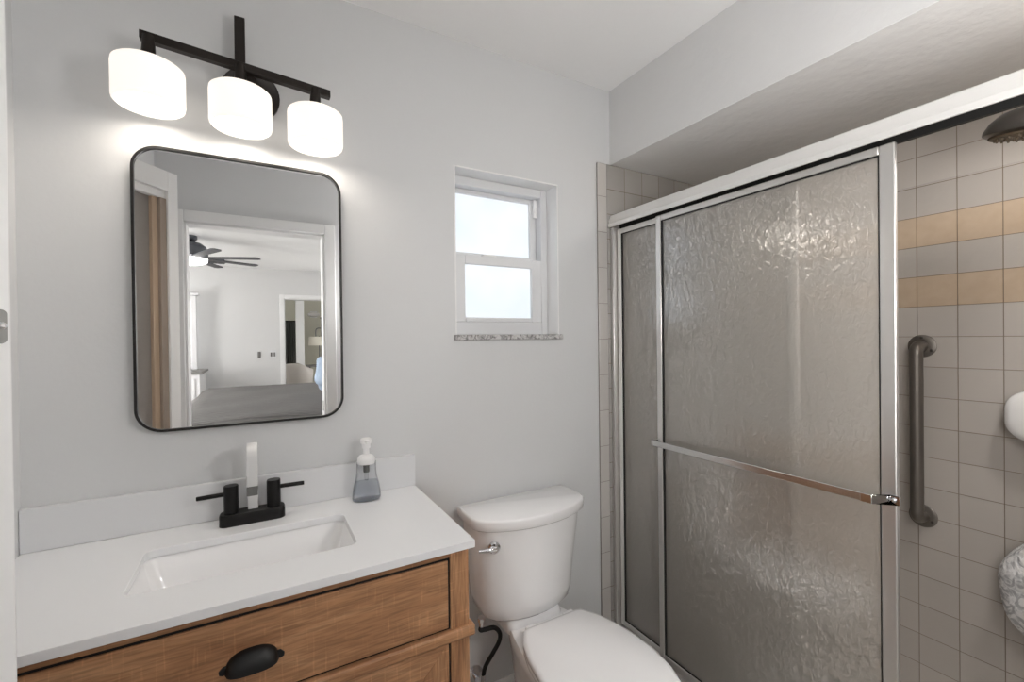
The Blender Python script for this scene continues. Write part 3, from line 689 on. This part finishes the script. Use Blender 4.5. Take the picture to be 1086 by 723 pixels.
for y in (0.733, 1.452): MB().box(1.384, xb2+0.004, y-0.008, y+0.008, 0.985, 1.007).build('bar_bracket', 'chrome', tb2, bevel=0.002)

# ------------------------------------------------------------------ in the shower
gb = thing('grab_bar', (XR, 0.675, 0.72), 'brushed metal vertical grab bar on the taupe tiled shower wall', 'grab bar')
ya = 0.674
MB().tube([(XR-0.004, ya, 1.344), (XR-0.030, ya, 1.344), (XR-0.047, ya, 1.337), (XR-0.054, ya, 1.318), (XR-0.054, ya, 1.28), (XR-0.054, ya, 1.05), (XR-0.054, ya, 0.79), (XR-0.054, ya, 0.752), (XR-0.047, ya, 0.734), (XR-0.030, ya, 0.727), (XR-0.004, ya, 0.727)], 0.0195, n=24).build('bar', 'brushed_nickel', gb, smooth=60)
for z in (1.344, 0.727):
    fl = MB().lathe([(0.041, 0), (0.041, 0.003), (0.038, 0.005), (0.021, 0.006)], (XR-0.0005, ya, z), (-1, 0, 0), 40).build('flange', 'brushed_nickel', gb)
    for a in (90, 210, 330):
        MB().lathe([(0.005, 0), (0.005, 0.002), (0.002, 0.003)], (XR-0.005, ya+0.031*math.cos(math.radians(a)), z+0.031*math.sin(math.radians(a))), (-1, 0, 0), 12).build('screw', 'dark_nickel', fl)
sh = thing('showerhead', (1.75, YSF, 2.02), 'dark nickel rain shower head in the open shower at the upper right', 'shower head')
hc = Vector((1.75, 0.325, 1.906)); ax = Vector((-0.15, -0.14, 1)).normalized()
hd = MB().lathe([(0.098, 0.0), (0.105, 0.005), (0.105, 0.014), (0.094, 0.036), (0.074, 0.054), (0.045, 0.064), (0.024, 0.070), (0.020, 0.090)], hc, ax, 48).build('head', 'dark_nickel', sh, smooth=50)
b = MB(); q = Vector((0, 0, 1)).rotation_difference(ax)
b.lathe([(0.093, -0.001), (0.093, -0.006), (0.088, -0.008)], hc, ax, 40)
for rr, n in ((0.02, 6), (0.04, 12), (0.06, 18), (0.08, 26)):
    for k in range(n):
        a = 2*PI*k/n; p = hc + q @ Vector((rr*math.cos(a), rr*math.sin(a), -0.007))
        b.lathe([(0.0032, 0), (0.0022, 0.006)], p, -ax, 8)
b.build('spray_face', 'nozzle_rubber', hd, smooth=40)
top = hc + ax*0.083
MB().lathe([(0.019, -0.012), (0.019, 0.012)], top, (0, -1, 0.3), 20).build('swivel', 'dark_nickel', sh, bevel=0.005)
MB().tube([top, top+Vector((0, -0.08, 0.035)), top+Vector((0, -0.2, 0.045)), (1.75, YSF+0.004, 2.03)], 0.011).build('shower_arm', 'dark_nickel', sh, smooth=60)
MB().lathe([(0.03, 0), (0.028, 0.006), (0.013, 0.012)], (1.75, YSF+0.001, 2.03), (0, 1, 0), 28).build('escutcheon', 'dark_nickel', sh)
# glossy white rounded fixture
fo = rrect(0.36, 1.130, 0.20, 0.160, 0.060, 10)
b = MB()
def fr_(s_, x): return [(x, 0.36+(y-0.36)*s_[0], 1.13+(z-1.13)*s_[1]) for y, z in fo]
b.loft([fr_((0.86, 0.82), XR-0.001), fr_((0.98, 0.97), XR-0.014), fr_((1, 1), XR-0.035), fr_((0.985, 0.98), XR-0.052), fr_((0.93, 0.91), XR-0.063), fr_((0.82, 0.78), XR-0.068), fr_((0.4, 0.3), XR-0.070)])
fx = b.build('wall_fixture', 'ceramic_white', smooth=60)
tag(fx, 'glossy white rounded fixture on the shower tiles above the patterned towel', 'bathroom fixture')
# towel bunched against the wall
to = [(0.19, 0.83), (0.27, 0.845), (0.34, 0.815), (0.395, 0.765), (0.445, 0.708), (0.468, 0.660), (0.474, 0.62), (0.468, 0.575), (0.460, 0.53), (0.448, 0.492), (0.425, 0.466), (0.395, 0.448), (0.34, 0.435), (0.27, 0.44), (0.20, 0.47), (0.15, 0.55), (0.14, 0.66), (0.15, 0.76)]
b = MB()
def tr(s_, x): return [(x+0.006*math.sin(i*2.1), 0.31+(y-0.31)*s_, 0.64+(z-0.64)*s_) for i, (y, z) in enumerate(to)]
b.loft([[(XR-0.001, y, z) for _, y, z in tr(0.9, 0)], tr(0.99, XR-0.03), tr(1.0, XR-0.06), tr(0.97, XR-0.09), tr(0.86, XR-0.115), tr(0.6, XR-0.128), tr(0.25, XR-0.132)])
tw = b.build('towel', 'towel_terry', sub=2, smooth=180)
tag(tw, 'white and grey patterned towel bunched against the shower wall at the right edge', 'towel')

# ------------------------------------------------------------------ open door leaf beside the vanity (its edge is seen at the far left, its face in the mirror)
leaf = thing('door_2', (-0.266, 0.79, 0.008), 'open white door leaf with recessed taupe panel standing beside the vanity, its latch edge at the far left', 'door'); leaf['kind'] = 'structure'
A = Vector((-0.266, 0.79, 0)); dv = Vector((-0.62, 0.785, 0)).normalized(); nv = Vector((dv.y, -dv.x, 0))
if nv.x < 0: nv = -nv
LW, LT, LH = 0.262, 0.050, 2.045
M_ = Matrix(((dv.x, -nv.x, 0, A.x), (dv.y, -nv.y, 0, A.y), (0, 0, 1, 0), (0, 0, 0, 1)))   # local x along leaf, local y into the leaf from its mirror face
def lb(mb, x0, x1, y0, y1, z0, z1): return mb.box(x0, x1, y0, y1, z0, z1, M_)
b = MB(); lb(b, 0, 0.042, 0, LT, 0.008, LH); lb(b, LW-0.028, LW, 0, LT, 0.008, LH); lb(b, 0.042, LW-0.028, 0, LT, LH-0.075, LH); lb(b, 0.042, LW-0.028, 0, LT, 0.008, 0.12)
b.build('leaf_frame', 'trim_white', leaf, bevel=0.002)
lb(MB(), 0.042, LW-0.028, 0.012, LT-0.004, LH-0.105, LH-0.075).build('head_moulding', 'trim_white', leaf, bevel=0.004)
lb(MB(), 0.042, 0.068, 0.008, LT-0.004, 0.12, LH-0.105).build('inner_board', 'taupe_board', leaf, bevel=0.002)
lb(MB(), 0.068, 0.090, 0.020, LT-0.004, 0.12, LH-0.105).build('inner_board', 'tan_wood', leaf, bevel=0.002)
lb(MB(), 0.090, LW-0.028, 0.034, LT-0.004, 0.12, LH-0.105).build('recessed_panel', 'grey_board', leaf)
b = MB(); pts = [(0.0145+y, z) for y, z in rrect(0, 1.412, 0.020, 0.042, 0.006, 6)]
b.loft([[M_ @ Vector((-0.0003, y, z)) for y, z in pts], [M_ @ Vector((-0.0025, y, z)) for y, z in pts]])
lp = b.build('latch_plate', 'steel_plate', leaf)
b = MB(); b.lathe([(0.004, 0), (0.002, 0.0015)], M_ @ Vector((-0.0025, 0.0085, 1.413)), -dv, 12)
b.build('screw', 'chrome', lp)

# ------------------------------------------------------------------ doorway to the bedroom (seen in the mirror)
d1 = thing('door_1', ((DX0+DX1)/2, YF, 0), 'white cased doorway to the bedroom, reflected in the mirror', 'doorway'); d1['kind'] = 'structure'
b = MB(); cw = 0.065
b.box(DX0-cw, DX0, YF, YF+0.016, 0, DZ+cw); b.box(DX1, DX1+cw, YF, YF+0.016, 0, DZ+cw); b.box(DX0, DX1, YF, YF+0.016, DZ, DZ+cw)
b.build('casing', 'trim_white', d1, bevel=0.005)
b = MB()
b.box(DX0-cw, DX0, YF-0.136, YF-0.12, 0, DZ+cw); b.box(DX1, DX1+cw, YF-0.136, YF-0.12, 0, DZ+cw); b.box(DX0, DX1, YF-0.136, YF-0.12, DZ, DZ+cw)
b.build('casing', 'trim_white', d1, bevel=0.005)
b = MB()
b.box(DX0, DX0+0.012, YF-0.12, YF, 0, DZ); b.box(DX1-0.012, DX1, YF-0.12, YF, 0, DZ); b.box(DX0, DX1, YF-0.12, YF, DZ-0.012, DZ)
b.build('door_jamb', 'trim_white', d1, bevel=0.002)
MB().box(DX1-0.014, DX1-0.0115, YF-0.075, YF-0.045, 0.92, 0.985).build('strike_plate', 'steel_plate', d1)

# ------------------------------------------------------------------ bedroom
BY0, BY1, BX0, BX1, BZ = -4.5, YF-0.12, -2.6, 2.8, 2.45
struct('floor_bedroom', MB().box(BX0, BX1, -8.2, BY1, -0.06, 0), 'bed_floor', 'bedroom floor', smooth=0)
struct('ceiling_bedroom', MB().box(BX0, BX1, -8.2, BY1, BZ, BZ+0.08), 'ceiling_paint', 'white bedroom ceiling', smooth=0)
HX0, HX1, HZ = 0.345, 1.12, 2.02
WA, WB_ = (-2.45, -1.15), (1.45, 2.65)
b = MB()
b.box(BX0, WA[0], BY0-0.12, BY0, 0, BZ); b.box(WA[1], HX0, BY0-0.12, BY0, 0, BZ); b.box(HX1, WB_[0], BY0-0.12, BY0, 0, BZ); b.box(WB_[1], BX1, BY0-0.12, BY0, 0, BZ)
b.box(HX0, HX1, BY0-0.12, BY0, HZ, BZ)
for a in (WA, WB_): b.box(a[0], a[1], BY0-0.12, BY0, 0, 0.75); b.box(a[0], a[1], BY0-0.12, BY0, 2.1, BZ)
struct('wall_bedroom_far', b, 'bedroom_paint', 'pale far wall of the bedroom', smooth=0)
struct('wall_bedroom_left', MB().box(BX0-0.12, BX0, -8.2, BY1, 0, BZ), 'bedroom_paint', 'bedroom side wall', smooth=0)
struct('wall_bedroom_right', MB().box(BX1, BX1+0.12, -8.2, BY1, 0, BZ), 'bedroom_paint', 'bedroom side wall by the headboard', smooth=0)
b = MB(); b.box(BX0, XL-0.12, YF-0.12, YF, 0, BZ); b.box(XR+0.12, BX1, YF-0.12, YF, 0, BZ)
struct('wall_bedroom_near', b, 'bedroom_paint', 'bedroom wall beside the bathroom', smooth=0)
struct('wall_hall', MB().box(BX0, BX1, -8.32, -8.2, 0, BZ), 'hall_paint', 'cream wall of the room beyond the bedroom', smooth=0)
for i, a in enumerate((WA, WB_)):  # windows added beyond the mirror's view to bring in fill light
    wn = thing('window_%d' % (i+2), ((a[0]+a[1])/2, BY0-0.06, 0.75), 'added bright bedroom window for fill light, out of view', 'window'); wn['kind'] = 'structure'
    b = MB(); frame_boxes(b, a[0], a[1], BY0-0.09, BY0-0.03, 0.75, 2.1, 0.05, 0.05, 0.05, 0.05); b.build('window_frame', 'vinyl_white', wn, bevel=0.003)
    MB().box(a[0]+0.05, a[1]-0.05, BY0-0.065, BY0-0.055, 0.80, 2.05).build('pane', 'fill_pane', wn)
d3 = thing('door_3', ((HX0+HX1)/2, BY0, 0), 'white cased opening in the far bedroom wall, reflected in the mirror', 'doorway'); d3['kind'] = 'structure'
b = MB(); b.box(HX0-0.06, HX0, BY0, BY0+0.018, 0, HZ+0.06); b.box(HX1, HX1+0.06, BY0, BY0+0.018, 0, HZ+0.06); b.box(HX0, HX1, BY0, BY0+0.018, HZ, HZ+0.06)
b.box(HX0, HX0+0.012, BY0-0.12, BY0, 0, HZ); b.box(HX1-0.012, HX1, BY0-0.12, BY0, 0, HZ); b.box(HX0, HX1, BY0-0.12, BY0, HZ-0.012, HZ)
b.build('casing', 'trim_white', d3, bevel=0.004)
# bed
bed = thing('bed', (0.6, -2.3, 0), 'bed under a grey quilted cover, reflected low in the mirror', 'bed')
b = MB(); b.box(-0.55, 1.95, -3.50, -0.68, 0.12, 0.50); b.build('bed_base', 'grey_top', bed, bevel=0.02)
for x in (-0.45, 1.85):
    for y in (-3.4, -0.8): MB().cyl((x, y, 0), (x, y, 0.13), 0.03).build('leg', 'dresser_white', bed)
b = MB(); n = 30; grid = []
for i in range(n+1):
    row = []
    for j in range(n+1):
        x = -0.60+2.6*i/n; y = -3.55+2.92*j/n
        ed = min(x+0.60, 2.0-x, y+3.55, -0.63-y)
        z = 0.845 + 0.012*math.sin(x*7+y*2)*math.cos(y*5) - 0.06*math.exp(-ed*22)
        row.append((x, y, z))
    grid.append(row)
for r in grid:
    r.insert(0, (r[0][0], r[0][1]-0.01, 0.30)); r.append((r[-1][0], r[-1][1]+0.01, 0.30))
grid = [[(x-0.01, y, 0.30) for x, y, z in grid[0]]] + grid + [[(x+0.01, y, 0.30) for x, y, z in grid[-1]]]
vs = [[b.bm.verts.new(p) for p in r] for r in grid]
for i in range(len(vs)-1):
    for j in range(len(vs[0])-1): b.bm.faces.new((vs[i][j], vs[i+1][j], vs[i+1][j+1], vs[i][j+1]))
b.build('quilt', 'grey_quilt', bed, smooth=70)
def cushion(name, c, sx, sy, sz, rx, ry, rz, mat, label):
    b = MB(); bmesh.ops.create_uvsphere(b.bm, u_segments=32, v_segments=20, radius=1)
    m = Matrix.Translation(c) @ Matrix.Rotation(rz, 4, 'Z') @ Matrix.Rotation(ry, 4, 'Y') @ Matrix.Rotation(rx, 4, 'X')
    for v in b.bm.verts:
        x, y, z = v.co
        f = lambda a, p: math.copysign(abs(a)**p, a)
        wr = 1 + 0.05*math.sin(7*x+3*z)+0.04*math.cos(9*z+5*y)
        v.co = m @ Vector((sx*f(x, 0.6)*wr, sy*y*wr, sz*f(z, 0.6)*wr))
    return tag(b.build(name, mat, smooth=180), label, 'pillow')
cushion('pillow', Vector((0.74, -1.75, 1.055)), 0.27, 0.16, 0.19, 0.2, 0.1, 0.5, 'blue_fabric', 'rumpled pale blue pillow on the grey bed, at the right of the mirror')
# ceiling fan
fan = thing('ceiling_fan', (-0.585, -2.5, BZ), 'grey ceiling fan with a lit white light in the bedroom', 'ceiling fan')
fz = BZ; fc = (-0.585, -2.5)
MB().lathe([(0.07, 0), (0.07, -0.03), (0.045, -0.06), (0.03, -0.065)], (fc[0], fc[1], fz), n=32).build('canopy', 'fan_metal', fan)
MB().lathe([(0.03, -0.06), (0.10, -0.07), (0.145, -0.105), (0.16, -0.16), (0.162, -0.205), (0.12, -0.21)], (fc[0], fc[1], fz), n=32).build('motor_housing', 'fan_metal', fan)
MB().lathe([(0.12, -0.222), (0.158, -0.226), (0.150, -0.262), (0.10, -0.282)], (fc[0], fc[1], fz), n=32).build('light_bowl', 'fan_light', fan)
for k in range(8):
    a = math.radians(20-45*k); m = Matrix.Translation((fc[0], fc[1], fz-0.216)) @ Matrix.Rotation(a, 4, 'Z') @ Matrix.Rotation(math.radians(4), 4, 'X')
    b = MB(); b.loft([[m @ Vector((x, y, z)) for x, y in ((0.10, -0.015), (0.2, -0.03), (0.45, -0.042), (0.62, -0.045), (0.65, -0.03), (0.65, 0.03), (0.62, 0.045), (0.45, 0.042), (0.2, 0.03), (0.10, 0.015))] for z in (-0.004, 0.004)])
    b.build('blade', 'fan_blade', fan)
vt = thing('ceiling_vent', (-0.5, -3.95, BZ), 'dark ceiling air vent beyond the fan', 'vent')
b = MB(); frame_boxes2 = b.box(-0.60, -0.36, -4.05, -3.80, BZ-0.03, BZ-0.001); b.build('vent_frame', 'fan_metal', vt, bevel=0.003)
for k in range(5): MB().box(-0.59, -0.37, -4.02+0.045*k, -4.0+0.045*k, BZ-0.04, BZ-0.03).build('louvre', 'fan_blade', vt)
# dresser at the foot of the bed
ds = thing('dresser', (-0.98, -3.9, 0), 'white dresser with a grey top beyond the foot of the bed', 'dresser')
b = MB(); b.box(-1.30, -0.62, -4.35, -3.65, 0.0, 1.0); b.build('carcass', 'dresser_white', ds, bevel=0.006)
MB().box(-1.32, -0.59, -4.37, -3.62, 1.0, 1.03).build('top', 'grey_top', ds, bevel=0.004)
for k in range(3):
    d_ = MB().box(-1.25, -0.67, -3.65, -3.632, 0.10+0.29*k, 0.36+0.29*k).build('drawer', 'dresser_white', ds, bevel=0.004)
    for x in (-1.1, -0.8): MB().lathe([(0.006, 0), (0.006, 0.012), (0.015, 0.018), (0.012, 0.026)], (x, -3.632, 0.23+0.29*k), (0, 1, 0), 14).build('knob', 'fan_metal', d_)
dm = thing('dresser_mirror', (-0.98, -4.2, 1.03), 'tall white framed mirror standing on the white dresser', 'mirror')
b = MB(); frame_boxes(b, -1.28, -0.70, -4.25, -4.2, 1.031, 2.0, 0.06, 0.06, 0.06, 0.06); b.build('frame', 'dresser_white', dm, bevel=0.006)
MB().box(-1.225, -0.755, -4.235, -4.215, 1.085, 1.945).build('glass', 'mirror_silver', dm)
MB().box(-1.31, -0.67, -4.27, -4.18, 2.0, 2.04).build('cornice', 'dresser_white', dm, bevel=0.01)
# switches on the far wall
sw = thing('light_switch', (0.188, BY0, 1.15), 'white double light switch plate beside the far doorway', 'switch')
MB().box(0.145, 0.232, BY0+0.0005, BY0+0.007, 1.135, 1.255).build('plate', 'vinyl_white', sw, bevel=0.002)
for x in (0.168, 0.209): MB().box(x-0.012, x+0.012, BY0+0.007, BY0+0.012, 1.165, 1.225).build('rocker', 'grey_top', sw, bevel=0.002)
tag(MB().box(-0.005, 0.032, BY0+0.0005, BY0+0.015, 1.15, 1.24).build('thermostat', 'grey_top', bevel=0.004), 'small grey control on the far bedroom wall left of the switch plate', 'control')
# room beyond
struct('trim_3', MB().box(0.62, 0.76, -6.4, -6.3, 0, BZ), 'trim_white', 'white post in the room beyond the bedroom', bevel=0.004)
cu = thing('curtain', (0.52, -6.6, 0.02), 'dark grey curtain panel in the room beyond', 'curtain')
b = MB(); n = 40; r0 = []; r1 = []
for k in range(n+1):
    x = 0.30+0.34*k/n; y = -6.6+0.02*math.sin(k*1.25)
    r0.append((x, y)); r1.append((x, y-0.006))
ring = r0+list(reversed(r1)); b.loft([[(x, y, 0.02) for x, y in ring], [(x, y, 1.76) for x, y in ring]])
b.build('drape', 'dark_curtain', cu, smooth=60)
MB().cyl((0.25, -6.603, 1.77), (0.68, -6.603, 1.77), 0.012).build('curtain_rod', 'black_metal', cu)
MB().box(0.2505, 0.258, -6.603, -6.59, 1.0, 1.1).build('tieback', 'black_metal', cu)
tb_ = thing('side_table', (1.08, -6.3, 0), 'small dark table under the pale lamp beyond the bedroom', 'table')
MB().box(0.80, 1.35, -6.5, -6.1, 0.90, 0.93).build('table_top', 'grey_top', tb_, bevel=0.004)
for x in (0.83, 1.32):
    for y in (-6.47, -6.13): MB().box(x-0.015, x+0.015, y-0.015, y+0.015, 0, 0.90).build('leg', 'fan_metal', tb_)
lm = thing('table_lamp', (1.02, -6.3, 0.93), 'table lamp with a wide cream shade in the room beyond', 'lamp')
MB().lathe([(0.07, 0), (0.07, 0.015), (0.02, 0.02)], (1.02, -6.3, 0.931), n=24).build('base', 'fan_metal', lm)
MB().cyl((1.02, -6.3, 0.945), (1.02, -6.3, 1.48), 0.008).build('pole', 'fan_metal', lm)
b = MB(); b.lathe([(0.19, 1.30), (0.18, 1.47), (0.177, 1.47), (0.187, 1.30), (0.19, 1.30)], (1.02, -6.3, 0), n=36, cap0=False, cap1=False); b.build('shade', 'lamp_linen', lm)
MB().tube([(0.96, -6.3, 1.47), (0.965, -6.3, 1.60), (1.02, -6.3, 1.63), (1.075, -6.3, 1.60), (1.08, -6.3, 1.47)], 0.008).build('harp', 'fan_metal', lm, smooth=60)
ch = thing('office_chair', (0.64, -5.3, 0), 'pale upholstered swivel chair on a metal post in the room beyond', 'chair')
b = MB(); rings = []
for z, s_ in ((0.62, 0.6), (0.64, 0.9), (0.70, 1.0), (0.90, 1.06), (1.0, 1.05), (1.01, 1.0)):
    rings.append([(0.60+0.20*s_*math.cos(a), -5.3+0.20*s_*math.sin(a), z - (0.0 if z < 0.8 else 0.10*max(0, math.cos(a)))) for a in [2*PI*k/28 for k in range(28)]])
b.loft(rings); b.build('seat_shell', 'chair_fabric', ch, smooth=60)
MB().cyl((0.60, -5.3, 0.02), (0.60, -5.3, 0.63), 0.025).build('post', 'chrome', ch)
MB().lathe([(0.2, 0), (0.2, 0.012), (0.04, 0.03)], (0.60, -5.3, 0.001), n=32).build('base', 'chrome', ch)
tv = thing('screen_panel', (1.28, -6.7, 0), 'dark upright panel at the right of the far doorway', 'panel')
MB().box(1.10, 1.6, -6.74, -6.70, 0.0, 1.82).build('board', 'screen_black', tv, bevel=0.005)
MB().box(1.09, 1.61, -6.75, -6.69, 1.82, 1.86).build('cap', 'black_frame', tv, bevel=0.004)
sc = thing('wall_sconce', (1.12, -8.2, 1.95), 'pale oval wall light on the cream wall beyond', 'light')
b = MB(); b.lathe([(0.13, 0), (0.13, 0.03), (0.09, 0.06), (0.02, 0.07)], (1.12, -8.199, 1.99), (0, 1, 0), 28, sx=1.0, sy=0.45); b.build('glass', 'ceramic_white', sc)
MB().box(1.05, 1.19, -8.199, -8.19, 1.92, 2.06).build('backplate', 'vinyl_white', sc, bevel=0.003)
# added globe light on the door wall, out of view, filling the bathroom
GX, GY, GZ = 0.92, -0.06, 1.66
pe = thing('fill_globe_light', (GX, YF, GZ), 'added opal globe fill light beside the bedroom doorway, out of view', 'light fixture')
MB().lathe([(0.055, 0), (0.055, 0.010), (0.02, 0.02)], (GX, YF+0.0005, GZ-0.11), (0, 1, 0), 32).build('backplate', 'black_metal', pe)
MB().tube([(GX, YF+0.015, GZ-0.11), (GX, GY-0.06, GZ-0.125), (GX, GY-0.01, GZ-0.12), (GX, GY, GZ-0.095)], 0.007).build('arm', 'black_metal', pe, smooth=60)
MB().lathe([(0.012, -0.115), (0.03, -0.10), (0.03, -0.075)], (GX, GY, GZ), n=28).build('globe_holder', 'black_metal', pe)
MB().lathe([(0.09*math.sin(PI*(k+0.05)/20.1), -0.09*math.cos(PI*(k+0.05)/20.1)) for k in range(21)], (GX, GY, GZ), n=36).build('globe', 'fill_globe_glow', pe, smooth=80)
# fill lamps at the two added far windows, brightening bedroom and bathroom
for a in (WA, WB_):
    ld = bpy.data.lights.new('bedroom_fill', 'AREA'); ld.shape = 'RECTANGLE'; ld.size = a[1]-a[0]-0.1; ld.size_y = 1.25; ld.energy = 9.0; ld.color = (1.0, 0.985, 0.96)
    lo = bpy.data.objects.new('bedroom_fill', ld); COL.objects.link(lo); lo.location = ((a[0]+a[1])/2, BY0-0.04, 1.42); lo.rotation_euler = (-PI/2, 0, 0)
# added bedroom side window, outside the mirror's view, to fill the shower
wn = thing('window_4', (BX0, -1.7, 0.75), 'added bright bedroom side window for fill light, out of view', 'window'); wn['kind'] = 'structure'
b = MB()
for y0_, y1_, z0_, z1_ in ((-2.72, -2.65, 0.75, 2.15), (-0.75, -0.68, 0.75, 2.15), (-2.65, -0.75, 0.75, 0.82), (-2.65, -0.75, 2.08, 2.15)): b.box(BX0, BX0+0.03, y0_, y1_, z0_, z1_)
b.build('window_frame', 'vinyl_white', wn, bevel=0.003)
MB().box(BX0+0.001, BX0+0.008, -2.65, -0.75, 0.82, 2.08).build('pane', 'fill_pane', wn)
ld = bpy.data.lights.new('bedroom_side_fill', 'AREA'); ld.shape = 'RECTANGLE'; ld.size = 1.85; ld.size_y = 1.22; ld.energy = BED_SIDE_FILL; ld.color = (1.0, 0.98, 0.955)
lo = bpy.data.objects.new('bedroom_side_fill', ld); COL.objects.link(lo); lo.location = (BX0+0.035, -1.7, 1.45); lo.rotation_euler = (0, -PI/2, 0)
# added fill light in the shower soffit, out of view near the shower head
rl = thing('shower_fill_light', (1.64, 0.10, ZS), 'added round white fill light in the shower soffit, out of view', 'light fixture')
MB().lathe([(0.085, 0), (0.085, 0.004), (0.062, 0.008), (0.060, 0.002)], (1.64, 0.10, ZS-0.0005), (0, 0, -1), 40).build('rim', 'vinyl_white', rl)
MB().lathe([(0.060, 0.001), (0.058, 0.003)], (1.64, 0.10, ZS-0.0005), (0, 0, -1), 40).build('lens', 'shower_fill_glow', rl)
ld = bpy.data.lights.new('shower_fill_lamp', 'AREA'); ld.shape = 'DISK'; ld.size = 0.11; ld.energy = SHOWER_FILL; ld.color = (1.0, 0.975, 0.945)
lo = bpy.data.objects.new('shower_fill_lamp', ld); COL.objects.link(lo); lo.location = (1.64, 0.10, ZS-0.012)
